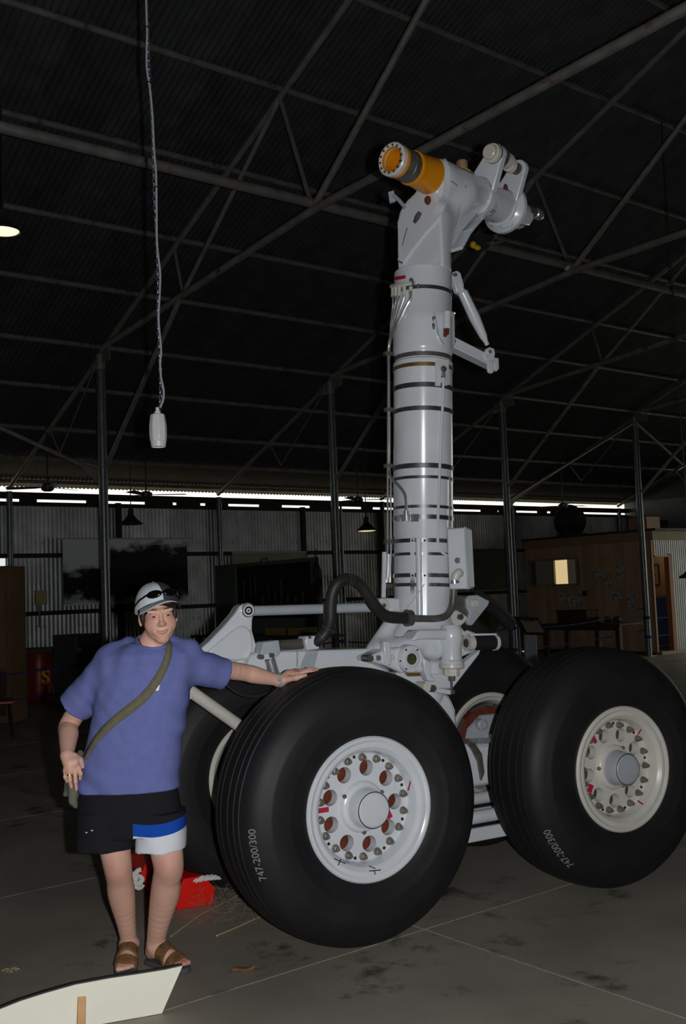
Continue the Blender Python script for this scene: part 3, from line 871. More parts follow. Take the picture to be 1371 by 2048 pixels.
tlathe('orange_bore', [(.002, .067), (.30, .060), (.30, .0001)], 'orange')
tlathe('orange_sleeve', [(.034, .089), (.045, .091), (.056, .090), (.058, .086), (.165, .086), (.168, .095), (.178, .098), (.190, .096), (.21, .094), (.345, .104), (.345, .05)], 'orange')
tlathe('rubber_boot', [(.057, .0875), (.062, .0895), (.11, .0885), (.112, .0865), (.116, .0865), (.118, .0885), (.160, .0895), (.166, .0875)], 'dsteel')
hd = Field((-.35, -.45, 3.36), (1.35, .75, 4.15), .010)
topS = SA(3.70)
hd.cone(SA(3.30), topS, .1655, .162, k=.0)
hd.cone(TX(.44), TX(.60), .108, .108, k=.10)
hd.cone(TX(.40), TX(1.02), .110, .106, k=.03, clip=[(tuple(TX(.345)), tuple(-TD)), (tuple(TX(1.10)), tuple(TD))])
# fillet towards the right hand side
f0 = TPX(925, 430); f1 = TPX(890, 470)
hd.cone(TX(.62, -.06), SA(3.62) + TD * .08, .075, .09, k=.10)
hd.half(tuple(SA(3.385)), (0, 0, -1)); hd.half(tuple(TX(.345)), tuple(-TD)); hd.half(tuple(TX(1.10)), tuple(TD))
ho, HP, HQ = hd.build('head_casting', M['white'], gear, 3)
HB = BVHTree.FromPolygons([tuple(p) for p in HP], [tuple(q) for q in HQ.tolist()])
def headhit(px, py, off=0.0):
    r = LR(px, py).normalized(); loc, nrm, i, d = HB.ray_cast(LC, r)
    if loc is None: return TPX(px, py)
    return loc + nrm * off if nrm.dot(r) < 0 else loc - nrm * off
def headstrip(name, line, w, th, m='white', n=10):
    # raised strip following the casting along a line of pixels
    pts = []
    for (a, b) in zip(line[:-1], line[1:]):
        for i in range(n): pts.append((a[0] + (b[0] - a[0]) * i / n, a[1] + (b[1] - a[1]) * i / n))
    pts.append(line[-1]); rowsv = []
    for i, p in enumerate(pts):
        q = pts[min(i + 1, len(pts) - 1)]; o = pts[max(i - 1, 0)]; dx, dy = q[0] - o[0], q[1] - o[1]; l = math.hypot(dx, dy)
        nx, ny = -dy / l, dx / l
        rowsv.append([headhit(p[0] + nx * s * w, p[1] + ny * s * w, e) for s, e in ((-.62, -.004), (-.5, th), (.5, th), (.62, -.004))])
    mb = MB(); vs = [v for r in rowsv for v in r]; fs = []
    for i in range(len(rowsv) - 1):
        for k in range(3): fs.append((i * 4 + k, i * 4 + k + 1, i * 4 + 5 + k, i * 4 + 4 + k))
    mb.add(vs, fs); return mb.build(name, M[m], gear, smooth=50)
headstrip('diagonal_rib', [(801, 525), (818, 500), (845, 465), (868, 440), (884, 405)], 13, .012)
headstrip('diagonal_rib', [(884, 405), (893, 372), (892, 340), (884, 322)], 11, .010)
mb = MB(); mb.ball(headhit(856, 401, .002), (.022, .02, .026), 12, 8); mb.build('rust_patch', M['rust'], gear)
mb = MB(); a, b = headhit(841, 425, .004), headhit(829, 446, .004); mb.tube([a, (a + b) / 2, b], [.014, .017, .010], 8); mb.build('lubrication_port', M['dsteel'], gear)
mb = MB(); mb.tube([headhit(814, 455, -.001), headhit(808, 475, -.001), headhit(804, 492, -.001)], .003, 6); mb.build('drain_groove', M['rust'], gear)
# gusset to the right of the strut with its flange
mb = MB(); mb.prism([TPX(*p, .03) for p in ((893, 425), (950, 400), (968, 402), (950, 434), (925, 462), (902, 500), (893, 500))], -TN * .06); mb.build('gusset', M['white'], gear, bevel=.01)
G_ = [(970, 352), (981, 385), (966, 415), (942, 445), (922, 468), (902, 503)]
mb = MB(); rowsv = []
for p in G_:
    c = TPX(p[0], p[1]); rowsv.append(c)
for a, b in zip(rowsv[:-1], rowsv[1:]):
    d = (b - a).normalized(); nn = d.cross(TN).normalized()
    P = [a + TN * .075, b + TN * .075, b - TN * .075, a - TN * .075]; mb.add([p + nn * .01 for p in P] + [p - nn * .01 for p in P], [(0, 1, 2, 3), (7, 6, 5, 4), (0, 4, 5, 1), (1, 5, 6, 2), (2, 6, 7, 3), (3, 7, 4, 0)])
mb.build('gusset_flange', M['white'], gear, bevel=.004)
# collars with their raised lugs
def lug(t, th, rc, pin, rp, name):
    tlathe('collar', [(t - th / 2, rc - .02), (t - th / 2, rc), (t + th / 2, rc), (t + th / 2, rc - .02)], 'white')
    mb = MB(); c = TX(t); pin = V3(pin); d = pin - c; d -= TD * d.dot(TD); L_ = d.length; d.normalize(); s = TD.cross(d)
    pts = [c + s * rc * .95, c - s * rc * .95]
    arc = [c + d * L_ + (s * -math.cos(x) + d * math.sin(x)) * rp for x in [math.pi * i / 10 for i in range(11)]]
    mb.prism([p - TD * th / 2 for p in pts + arc], TD * th); mb.build(name, M['white'], gear, bevel=.008); return c + d * L_, d
pin1 = TX(.83) + Vector((0, 0, .215)) + TN * .145
p1, d1 = lug(.82, .05, .121, pin1, .062, 'pin_lug')
pin2 = TX(1.09) + Vector((0, 0, .20)) + TN * .135
p2, d2 = lug(1.08, .045, .116, pin2, .060, 'pin_lug')
mb = MB(); mb.lathe([(-.085, .0001), (-.085, .038), (-.080, .044), (-.055, .046), (-.053, .056), (-.03, .058), (.06, .058), (.065, .05), (.13, .046), (.14, .036), (.165, .034), (.17, .0001)], p1, TD, 28); mb.build('pivot_pin', M['white2'], gear)
mb = MB(); mb.lathe([(-.031, .0605), (.0, .0615), (.055, .0605)], p1, TD, 28); mb.build('bush_ring', M['dsteel'], gear)
mb = MB(); mb.lathe([(-.12, .0001), (-.12, .030), (-.118, .040), (-.085, .044), (-.075, .036)], p2, TD, 22); mb.build('pivot_nut', M['white2'], gear)
mb = MB(); mb.lathe([(-.08, .036), (.03, .036), (.03, .0001)], p2, TD, 22); mb.build('pivot_pin', M['dsteel'], gear)
mb = MB(); mb.ball(TX(1.045, .10, .055), (.014, .014, .028), 10, 8); mb.build('rust_patch', M['rust'], gear)
# far end of the trunnion: flanged disc and nose lug with a castle nut
tlathe('end_flange', [(1.06, .10), (1.075, .125), (1.10, .150), (1.125, .152), (1.135, .135), (1.15, .10), (1.28, .085), (1.30, .0001)], 'white')
mb = MB(); c = TX(1.30, -.015); mb.prism([TPX(*p, .07) for p in ((1025, 392), (1052, 407), (1068, 425), (1068, 440), (1060, 450), (1045, 447), (1022, 452))], -TN * .09); mb.build('nose_lug', M['white'], gear, bevel=.012)
nn = TPX(1076, 429, .05)
mb = MB(); mb.lathe([(-.10, .028), (-.045, .028), (-.04, .034), (.0, .036), (.02, .034), (.03, .026), (.03, .0001)], nn, TD, 16); mb.build('castle_nut', M['chrome'], gear)
mb = MB(); mb.lathe([(-.14, .032), (-.06, .032), (-.06, .0001)], nn, TD, 16); mb.build('nut_bush', M['dsteel'], gear)
mb = MB(); a = TX(.67, .108, .0); mb.box(a, (.09, .07, .05), Matrix.Rotation(_a, 3, 'Z')); mb.build('yellow_fitting', M['yellow'], gear, bevel=.01)
mb = MB(); mb.cyl(a + Vector((0, 0, .02)), a + Vector((0, 0, .075)), .034, n=6); mb.build('fitting_cap', mat('tan_cap', srgb(160, 128, 100), .6), gear, bevel=.005)
mb = MB(); mb.cyl(a + TD * .03 - TN * -.02, a + TD * .07 - TN * -.02, .02, n=12); mb.build('fitting_knob', M['dsteel'], gear)
mb = MB(); mb.tube([LW(atY(812, 418, 5.88)), LW(atY(799, 402, 5.93)), LW(atY(786, 390, 5.95))], .012, 8); mb.prism([LW(atY(*p, 5.97)) for p in ((776, 384), (787, 381), (791, 402), (779, 405))], (.01, .02, 0)); mb.build('cable_bracket', M['greyp'], gear)
mb = MB(); mb.tube([headhit(891, 358, .001), headhit(905, 364, .001), headhit(914, 372, .001)], .0018, 5); mb.tube([headhit(930, 370, .001), headhit(931, 376, .001)], .0018, 5); mb.build('paint_crack', M['dark'], gear)
mb = MB(); rr = random.Random(4)
for _ in range(60):
    p = headhit(983 + rr.gauss(0, 5), 420 + rr.gauss(0, 9), .0005); mb.ball(p, (.004, .003, .003), 5, 4)
mb.build('chipped_paint', M['dsteel'], gear)

# ------------------------------------------------------------------ lower yoke, jack, pivots
low = Field((-.55, -.42, .92), (.62, .42, 1.60), .010)
low.cone(SA(1.33), SA(1.62), .158, .164, k=0)
low.cone(SA(1.30) + Vector((-.20, 0, 0)), SA(1.30) + Vector((.22, 0, 0)), .07, .07, k=.09)
low.cone(SA(1.28), SA(1.02), .15, .12, k=.06)
low.cone(GL(-.16, 765, 1300), GL(-.14, 900, 1275), .05, .06, k=.06)
low.cone(GL(-.10, 790, 1235), GL(-.10, 745, 1300), .04, .04, k=.05)
low.cone(GL(-.16, 860, 1300), GL(-.16, 868, 1302), .05, .05, k=.03)
low.half((0, 0, 1.595), (0, 0, 1))
lo_o, LP, LQ = low.build('yoke_casting', M['white'], gear, 3)
gplate('jack_shoulder', [(823, 1282), (838, 1260), (925, 1257), (930, 1275), (920, 1281), (850, 1279)], -.26, .12, 'white', .012)
def glathe(name, px, rows, y, m, n=28, parent=None):
    z0 = GL(y, px, rows[0][0]); mb = MB()
    mb.lathe([(GL(y, px, p).z - z0.z, r) for p, r in rows], z0, (.03, 0, 1), n, cap0=True, cap1=True); return mb.build(name, M[m], parent or gear)
glathe('jack_cylinder', 903, [(1332, .056), (1326, .064), (1322, .066), (1318, .056), (1296, .055), (1284, .062), (1280, .066), (1262, .066), (1256, .058), (1250, .050)], -.22, 'white')
glathe('jack_flange', 903, [(1337, .060), (1335, .068), (1328, .068), (1327, .062)], -.22, 'white2')
glathe('jack_nut', 903, [(1352, .040), (1351, .044), (1338, .046), (1337, .046)], -.22, 'white2', 8)
glathe('jack_bolt', 903, [(1362, .018), (1353, .020), (1352, .016)], -.22, 'dsteel', 8)
glathe('jack_stem', 903, [(1384, .006), (1362, .007)], -.22, 'dsteel', 8)
# big pivot boss on the near side
gplate('pivot_arm', [(802, 1294), (770, 1299), (737, 1313), (735, 1321), (770, 1331), (802, 1346), (842, 1346), (852, 1320), (842, 1297)], -.27, .13, 'white', .012)
boss('pivot_boss', 823, 1318, [(0, .030), (0, .040), (.004, .043), (.006, .050), (.008, .058), (.004, .062), (.004, .068), (.010, .072), (.05, .073)], -.30, 'white')
boss('pivot_bore', 823, 1318, [(0, .0295), (.001, .0001)], -.3015, 'glass_green')
for px, py in ((812, 1300), (834, 1300), (812, 1338), (800, 1322)):
    mb = MB(); mb.ball(GL(-.297, px, py), .005, 8, 6); mb.build('boss_screw', M['dark'], gear)
gplate('arm_lug', [(767, 1283), (781, 1283), (783, 1330), (770, 1332)], -.285, .04, 'white', .006)
gcyl('arm_bolt', 741, 1317, .018, -.29, -.22, 'dsteel', 14)
gcyl('arm_bolt', 757, 1316, .014, -.285, -.22, 'chrome', 14)
gcyl('arm_bolt', 786, 1315, .014, -.28, -.22, 'white2', 14)
gplate('front_gusset', [(846, 1314), (862, 1326), (862, 1350), (871, 1358), (868, 1364), (856, 1362), (848, 1340)], -.30, .05, 'white', .006)
gplate('truck_web', [(790, 1342), (850, 1346), (905, 1350), (935, 1320), (962, 1298), (958, 1310), (905, 1378), (845, 1378), (800, 1362)], -.18, .06, 'white', .008)
gplate('web_opening', [(812, 1344), (838, 1344), (842, 1352), (818, 1353)], -.205, .03, 'brass', .0)
gplate('truck_arm', [(850, 1378), (882, 1380), (900, 1392), (912, 1420), (916, 1460), (870, 1460), (850, 1420)], -.10, .16, 'white', .02)
gplate('brake_rod_end', [(850, 1372), (905, 1380), (908, 1386), (900, 1390), (862, 1384)], -.27, .03, 'white', .006)
gcyl('rod_bolt', 867, 1377, .018, -.29, -.2, 'dsteel', 14); gcyl('rod_bolt', 906, 1384, .012, -.28, -.2, 'dsteel', 12)
gcyl('rod_bush', 854, 1374, .026, -.285, -.2, 'white2', 16)
# right hand lugs
gplate('towing_lug', [(918, 1316), (924, 1268), (936, 1260), (952, 1266), (962, 1276), (962, 1292), (950, 1302), (924, 1314)], -.16, .06, 'white', .01)
a, b = GL(-.2, 938, 1286), GL(-.2, 986, 1285)
mb = MB(); mb.cyl(a, b, .040, n=22); mb.build('towing_bush', M['dark'], gear)
mb = MB(); mb.cyl(a - (b - a) * .12, a + (b - a) * .1, .044, n=22); mb.build('bush_collar', M['white2'], gear)
mb = MB(); mb.cyl(b, b + (b - a) * .12, .044, n=22); mb.build('bush_collar', M['white2'], gear)
mb = MB(); q = a - (b - a) * .14; mb.cyl(q, q + (b - a) * .05, .024, n=12); mb.build('bush_bolt', M['dsteel'], gear)
mb = MB(); mb.beam(a + Vector((0, 0, .045)), b + Vector((.01, 0, .045)), .05, .012); mb.build('bush_bracket', M['white'], gear, bevel=.003)
gplate('hinge_plate', [(933, 1198), (938, 1191), (955, 1190), (979, 1202), (976, 1211), (944, 1251), (937, 1250), (934, 1243), (940, 1226), (934, 1214)], -.12, .03, 'greyp', .005)
boss('hinge_boss', 951, 1207, [(0, .010), (0, .020), (.006, .024), (.02, .024)], -.135, 'white2')
gplate('hinge_block', [(903, 1190), (935, 1190), (937, 1236), (915, 1240), (905, 1230)], -.10, .12, 'dsteel', .012)
gplate('hinge_web', [(900, 1222), (915, 1220), (940, 1236), (925, 1250), (905, 1268), (890, 1262)], -.13, .08, 'white2', .01)
gcyl('hinge_pin', 922, 1234, .016, -.15, -.05, 'dsteel', 12)
mb = MB(); mb.tube([GL(.25, 955, 1195), GL(.3, 985, 1215), GL(.35, 1020, 1248)], .045, 12); mb.build('far_side_arm', M['hose'], gear)
# left lugs and the long grey rod
gplate('strut_lug', [(756, 1204), (768, 1196), (800, 1196), (802, 1236), (780, 1234), (760, 1224)], -.06, .10, 'white', .01)
boss('lug_bush', 768, 1211, [(0, .010), (0, .020), (.008, .022), (.008, .034), (.014, .040), (.05, .042)], -.085, 'white2')
boss('lug_bore', 768, 1211, [(0, .012), (.001, .0001)], -.086, 'dsteel')
a, b = GL(.0, 500, 1222), GL(.0, 775, 1214)
mb = MB(); mb.cyl(a, b, .026, n=20); mb.build('connecting_rod', M['greyp'], gear)
# left truck bracket with eye
arm = [(392, 1306), (418, 1284), (450, 1251), (470, 1228), (479, 1213), (487, 1208), (497, 1207), (507, 1212), (509, 1222), (505, 1240), (504, 1262), (511, 1285), (524, 1302), (530, 1320), (522, 1352), (470, 1352), (400, 1340)]
gplate('truck_bracket', arm, -.10, .05, 'white', .008)
gplate('truck_bracket', [(p[0] - 6, p[1]) for p in arm], .06, .05, 'white', .008)
gplate('bracket_core', [(398, 1312), (425, 1290), (455, 1258), (478, 1245), (500, 1250), (512, 1292), (520, 1330), (470, 1345), (400, 1335)], -.06, .13, 'greyp', .0)
mb = MB(); P = [GL(-.10, *p) for p in ((420, 1318), (410, 1305), (436, 1282), (460, 1262), (475, 1252), (488, 1251), (499, 1262), (503, 1282), (502, 1302), (492, 1318), (470, 1322))]
mb.prism(P, (0, -.022, 0)); mb.build('bracket_pad', M['white'], gear, bevel=.016)
boss('eye_bush', 497, 1221, [(0, .004), (0, .012), (.003, .013), (.003, .020), (.0, .022), (.0, .030), (.004, .031), (.006, .036), (.03, .037)], -.115, 'white')
boss('eye_ring', 497, 1221, [(0, .031), (.002, .034), (.008, .034)], -.1145, 'dark')
boss('eye_bore', 497, 1221, [(0, .005), (.001, .0001)], -.116, 'dark')
# upper truck beam with pipes, covers and clips
gplate('upper_beam', [(518, 1313), (560, 1303), (742, 1297), (772, 1302), (815, 1345), (700, 1350), (518, 1365)], -.13, .26, 'white', .01)
gplate('beam_patch', [(612, 1303), (637, 1301), (628, 1335), (598, 1336)], -.133, .006, 'greyp', .002)
gplate('bracket_cover', [(527, 1284), (558, 1280), (562, 1304), (552, 1316), (523, 1321), (520, 1312)], -.20, .09, 'greyp', .006)
gplate('cover_face', [(523, 1310), (551, 1306), (552, 1316), (522, 1321)], -.205, .02, 'white', .002)
for px, py in ((524, 1314), (545, 1311)): gcyl('cover_bolt', px, py, .012, -.225, -.19, 'dsteel', 12)
gplate('clip_cover', [(612, 1273), (635, 1271), (645, 1292), (643, 1298), (614, 1301), (610, 1284)], -.20, .09, 'white', .006)
gcyl('cover_bolt', 620, 1275, .007, -.21, -.19, 'brass', 10); gcyl('cover_bolt', 643, 1296, .010, -.215, -.19, 'dsteel', 10)
mb = MB(); mb.tube([GL(-.15, 556, 1291), GL(-.15, 600, 1288), GL(-.15, 616, 1285)], [.027, .027, .03], 16); mb.build('brake_pipe', M['dsteel'], gear)
mb = MB(); mb.tube([GL(-.14, 560, 1300), GL(-.14, 612, 1298)], .010, 8); mb.build('beam_pipe', M['greyp'], gear)
mb = MB(); mb.tube([GL(-.14, 594, 1303), GL(-.14, 594, 1334)], .003, 6); mb.build('lock_wire', M['dsteel'], gear)
mb = MB(); mb.cyl(GL(-.2, 539, 1318), GL(-.2, 549, 1352), .027, n=18); mb.build('chrome_plunger', M['chrome'], gear)
boss('beam_boss', 520, 1330, [(0, .0001), (0, .05), (.01, .06), (.05, .062)], -.17, 'white')
mb = MB(); mb.tube(spline([GL(-.12, 600, 1332), GL(-.12, 590, 1337), GL(-.12, 575, 1334), GL(-.12, 560, 1325)]), .004, 6); mb.build('beam_cable', M['dsteel'], gear)
# black hose loop and steel tube
hp = [(812, 1236), (785, 1235), (768, 1230), (752, 1215), (738, 1194), (722, 1172), (706, 1161), (690, 1159), (675, 1167), (665, 1185), (661, 1210), (660, 1240), (653, 1262), (640, 1278), (624, 1288)]
hy_ = [-.21, -.21, -.21, -.22, -.24, -.25, -.26, -.27, -.27, -.26, -.25, -.24, -.22, -.2, -.16]
mb = MB(); path = spline([GL(y, *p) for p, y in zip(hp, hy_)], 6); mb.tube(path, .031, 18); hose = mb.build('hose_loop', M['hose'], gear)
for i in (38, 40, 70, 76):
    mb = MB(); d = (path[i + 1] - path[i]).normalized(); mb.cyl(path[i] - d * .0012, path[i] + d * .0012, .0322, n=18); mb.build('hose_tie', M['dsteel'], gear)
mb = MB(); mb.tube(spline([GL(-.21, 806, 1236), GL(-.21, 840, 1237), GL(-.21, 872, 1237), GL(-.21, 892, 1231), GL(-.21, 903, 1214), GL(-.21, 906, 1195), GL(-.21, 908, 1170), GL(-.21, 911, 1150)], 6), .019, 14); mb.build('steel_pipe', M['dsteel'], gear)
mb = MB(); c = GL(-.21, 815, 1236); mb.lathe([(-.012, .03), (-.008, .045), (.0, .045), (.002, .034), (.012, .034), (.014, .042), (.022, .042), (.024, .02)], c, (1, 0, -.02), 16); mb.build('pipe_flange', M['dsteel'], gear)
# junction box with cable elbow
mb = MB(); jc = LW(atY(914, 1117, 5.60)); JR = Matrix.Rotation(math.radians(-27) - PHI, 3, 'Z')
mb.box(jc + JR @ Vector((0.0, .05, 0)), (.115, .10, .33), JR); jbx = mb.build('junction_box', M['white'], gear, bevel=.012)
mb = MB(); mb.box(jc + JR @ Vector((.052, .005, 0)), (.012, .012, .335), JR); mb.build('lid_seam', M['greyp'], jbx, bevel=.002)
q = jc + JR @ Vector((.0, -.002, 0))
mb = MB(); qq = LW(atY(916, 1121, 5.585)); mb.lathe([(0, .016), (.012, .016), (.013, .011), (.02, .010), (.02, .0001)], qq, JR @ Vector((0, -1, 0)), 14); mb.build('cable_socket', M['chrome'], jbx)
mb = MB(); mb.tube(spline([LW(atY(910, 1163, 5.56)), LW(atY(911, 1152, 5.555)), LW(atY(917, 1145, 5.56)), LW(atY(919, 1148, 5.585))], 5), [.022] * 16, 14); mb.build('cable_elbow', M['white2'], gear)
mb = MB(); mb.cyl(LW(atY(908, 1160, 5.56)), LW(atY(909, 1167, 5.56)), .026, n=14); mb.build('elbow_nut', M['chrome'], gear)
# white bar in front of the wheel behind, thin cable by the hand
a, b = GL(.03, 376, 1379), GL(.03, 486, 1457)
mb = MB(); mb.cyl(a, b, .031, n=20); mb.build('drag_rod', M['white2'], gear, bevel=.006)
mb = MB(); mb.box(a + Vector((-.01, 0, -.02)), (.03, .05, .05)); mb.build('rod_clip', M['white2'], gear)
mb = MB(); mb.tube(spline([GL(.0, 440, 1352), GL(.0, 458, 1374), GL(.0, 486, 1390), GL(.0, 520, 1391), GL(.0, 550, 1376), GL(0, 565, 1350)]), .008, 8); mb.build('trailing_cable', M['hose'], gear)
mb = MB(); mb.prism([GL(-.06, 766, 1104), GL(-.06, 772, 1104), GL(-.06, 771, 1195), GL(-.06, 764, 1195)], (0, .012, 0)); mb.build('line_guard', M['white'], gear)

# ================================================================== person
PX = -0.90
M['skin'] = mat('skin', srgb(224, 176, 156), 0.5, 0.0, var=0.05, vscale=14, spec=0.35)
_b = M['skin'].node_tree.nodes['Principled BSDF']
_at = M['skin'].node_tree.nodes.new('ShaderNodeAttribute'); _at.attribute_name = 'tint'
_mx = M['skin'].node_tree.nodes.new('ShaderNodeMix'); _mx.data_type = 'RGBA'
_src = _b.inputs['Base Color'].links[0].from_socket
M['skin'].node_tree.links.new(_src, _mx.inputs[6]); _mx.inputs[7].default_value = srgb(176, 98, 90)
M['skin'].node_tree.links.new(_at.outputs['Fac'], _mx.inputs[0]); M['skin'].node_tree.links.new(_mx.outputs[2], _b.inputs['Base Color'])
_b.inputs['Subsurface Weight'].default_value = 0.12
_b.inputs['Subsurface Radius'].default_value = (0.012, 0.005, 0.003)
M['shirt'] = mat('blue_cotton', srgb(110, 118, 176), 0.9, 0.0, var=0.06, vscale=30, bump=0.15, bscale=300, spec=0.15)
M['black_cloth'] = mat('black_cotton', srgb(32, 31, 36), 0.9, var=0.15, vscale=20, spec=0.2)
M['strapc'] = mat('olive_webbing', srgb(112, 108, 88), 0.85, var=0.1, vscale=60, bump=0.2, bscale=400, spec=0.2)
M['bagc'] = mat('grey_green_canvas', srgb(112, 112, 98), 0.9, var=0.15, vscale=18, spec=0.2)
M['hair'] = mat('dark_brown_hair', srgb(44, 30, 24), 0.55, var=0.3, vscale=60)
M['capw'] = mat('pale_cap_cloth', srgb(206, 210, 216), 0.8, var=0.08, vscale=30)
M['capg'] = mat('grey_cap_cloth', srgb(150, 158, 166), 0.8, var=0.06)
M['capd'] = mat('charcoal_cap_cloth', srgb(56, 58, 64), 0.8)
M['eyew'] = mat('eye_white', srgb(206, 200, 196), 0.3)
M['iris'] = mat('dark_iris', srgb(64, 44, 40), 0.2)
M['lens'] = mat('black_lens', srgb(10, 12, 11), 0.1)
M['leather'] = mat('brown_suede', srgb(112, 78, 44), 0.8, var=0.25, vscale=30, dirt=srgb(70, 46, 30), dscale=24, dthr=0.55)
M['sole'] = mat('dark_grey_sole', srgb(74, 74, 76), 0.8)
M['watch'] = mat('watch_steel', srgb(206, 206, 204), 0.3, 0.4)
M['gold'] = mat('gold', srgb(220, 176, 90), 0.25, 0.95)

LEGY = 4.50
F_L0, F_L1 = onfloor(296, 1926), onfloor(398, 1952)
F_R0, F_R1 = onfloor(262, 1917), onfloor(236, 1990)
_d = (F_R1 - F_R0); F_R1 = F_R0 + _d.normalized() * .235
_d = (F_L1 - F_L0); F_L1 = F_L0 + _d.normalized() * .235
person = thing('person', 'person in a blue t-shirt, black shorts and pale cap leaning on the wheel', 'person', ((F_L0.x + F_R0.x) / 2, (F_L0.y + F_R0.y) / 2, 0))
PL = Vector(person.location)
def own(o, par=None):
    o.parent = par or person
    if par is None: o.location = -PL
    return o
W_ = atY
HC = W_(316, 1229, 4.49)
HRM = Matrix.Rotation(math.radians(17), 3, 'Z') @ Matrix.Rotation(math.radians(-5), 3, 'Y') @ Matrix.Rotation(math.radians(3), 3, 'X')
HN = np.array(HRM)
def H(x, y, z): return HC + HRM @ Vector((x, y, z))
def tyre_top(x, y):
    c = GO - GT * hx + GN * hy
    d = Vector((x, y, 0)) - Vector((c.x, c.y, 0)); s = d.dot(GT); a = d.dot(GN)
    r = tyre_r(max(-.22, min(.22, a)))
    return TR + math.sqrt(max(r * r - s * s, 0))

HD = Field(tuple(HC + Vector((-.12, -.135, -.20))), tuple(HC + Vector((.13, .15, .16))), .0026)
BD = HD
# --- head
e_ = lambda c, r, k=.02, op='add': BD.ell(tuple(H(*c)), r, HN, k, op)
e_((0, .022, .040), (.076, .092, .080), .02)
e_((0, -.026, -.034), (.064, .066, .074), .02)
e_((0, -.026, -.076), (.044, .053, .040), .02)
for s in (-1, 1):
    e_((s * .035, -.055, -.038), (.029, .027, .029), .022)
    e_((s * .030, -.080, .021), (.026, .012, .009), .016)
e_((0, -.069, -.104), (.023, .018, .016), .022)
for s in (-1, 1): e_((s * .0305, -.100, -.0005), (.0165, .018, .0085), .009, 'sub')
BD.cone(H(0, -.087, .008), H(.0, -.103, -.030), .0065, .0095, .012)
e_((0, -.104, -.0345), (.0115, .0115, .0095), .009)
for s in (-1, 1):
    e_((s * .0115, -.095, -.0375), (.0075, .0085, .0065), .006)
    e_((s * .0055, -.106, -.0425), (.0033, .004, .0022), .003, 'sub')
e_((0, -.079, -.064), (.036, .012, .022), .015)
for s in (-1, 1):
    BD.cone(H(s * .027, -.0845, -.0605), H(0, -.0915, -.0650), .0022, .0036, .004)
    BD.cone(H(s * .024, -.0845, -.0660), H(0, -.0905, -.0750), .0026, .0046, .004)
    BD.cone(H(s * .029, -.0885, -.0605), H(0, -.0965, -.0695), .0012, .0020, .003, 'sub')
    e_((s * .0305, -.0890, .0066), (.0170, .009, .0042), .005)     # upper lid
    e_((s * .0305, -.0870, -.0080), (.0155, .008, .0036), .005)    # lower lid
    e_((s * .076, .016, -.016), (.009, .017, .028), .008)
    e_((s * .083, .011, -.012), (.005, .009, .016), .005, 'sub')
nb = W_(303, 1296, 4.515)
BD.cone(H(0, .024, -.055), nb, .050, .057, .015)
BD.cone(nb, W_(300, 1318, 4.52), .060, .075, .03)
# --- neck and torso core
AR = Field((-1.31, 4.30, .66), (-.88, 4.74, 1.44), .003)
BD = AR
# --- right arm (picture left), hand resting on the bag at the hip
shR = W_(220, 1325, 4.51); elR = W_(139, 1447, 4.62); wrR = W_(134, 1512, 4.42)
BD.limb([shR, shR.lerp(elR, .5), elR, elR.lerp(wrR, .35), elR.lerp(wrR, .8), wrR], [.046, .046, .041, .041, .030, .026])
pk = W_(141, 1541, 4.395)
BD.chain([wrR, W_(138, 1526, 4.405), pk], [.024, .021, .017], .012)
BD.cone(W_(132, 1541, 4.40), W_(156, 1535, 4.393), .0135, .0135, .014); BD.cone(W_(134, 1524, 4.41), W_(150, 1522, 4.405), .0165, .0165, .014)
def finger(pts, r0, r1, k=.006):
    n = len(pts); BD.chain([W_(*p) for p in pts], [r0 + (r1 - r0) * i / (n - 1) for i in range(n)], k)
finger([(131, 1541, 4.40), (130.5, 1554, 4.40), (134, 1563, 4.412)], .0088, .0070)
finger([(138.5, 1543, 4.392), (139.5, 1560, 4.385), (142.5, 1574, 4.40)], .0094, .0074)
finger([(149, 1541, 4.388), (151, 1563, 4.38), (152.5, 1579, 4.395)], .0094, .0074)
finger([(157, 1537, 4.392), (161, 1547, 4.39), (160, 1557, 4.405)], .0094, .0078)
finger([(149, 1512, 4.42), (160, 1521, 4.425), (165, 1533, 4.43)], .0145, .0100, .012)
AL = Field((-.86, 4.40, 1.08), (-.08, 5.00, 1.46), .003)
BD = AL
# --- left arm (picture right), hand flat on the tyre
shL = W_(368, 1326, 4.53); elL = W_(488, 1345, 4.755)
wrL = W_(560, 1360, 4.83); wrL.z = tyre_top(wrL.x, wrL.y) + .028
BD.limb([shL, shL.lerp(elL, .5), elL, elL.lerp(wrL, .3), elL.lerp(wrL, .8), wrL], [.044, .043, .038, .038, .028, .025])
def onT_(px, py, Y, up):
    p = W_(px, py, Y); p.z = tyre_top(p.x, p.y) + up; return p
kn = [onT_(593, 1352, 4.838, .020), onT_(596, 1350, 4.86, .022), onT_(596, 1349, 4.882, .021), onT_(593, 1348, 4.904, .018)]
BD.chain([wrL, (wrL + kn[1]) / 2 + Vector((0, .006, .004)), (kn[1] + kn[2]) / 2], [.027, .025, .018], .015)
BD.cone(kn[0], kn[3], .0155, .0135, .014); BD.cone((wrL + kn[0]) / 2, (wrL + kn[3]) / 2 + Vector((0, .004, 0)), .020, .018, .015)
def finger3(pts, r0, r1, k=.006):
    n = len(pts); BD.chain(pts, [r0 + (r1 - r0) * i / (n - 1) for i in range(n)], k)
finger3([kn[0], onT_(614, 1347, 4.842, .016), onT_(628, 1342, 4.846, .009)], .0098, .0076)
finger3([kn[1], onT_(618, 1345, 4.869, .017), onT_(634, 1340, 4.876, .009)], .0098, .0076)
finger3([kn[2], onT_(616, 1345, 4.896, .016), onT_(630, 1340, 4.905, .009)], .0095, .0074)
finger3([kn[3], onT_(609, 1345, 4.922, .013), onT_(620, 1341, 4.932, .008)], .0085, .0066)
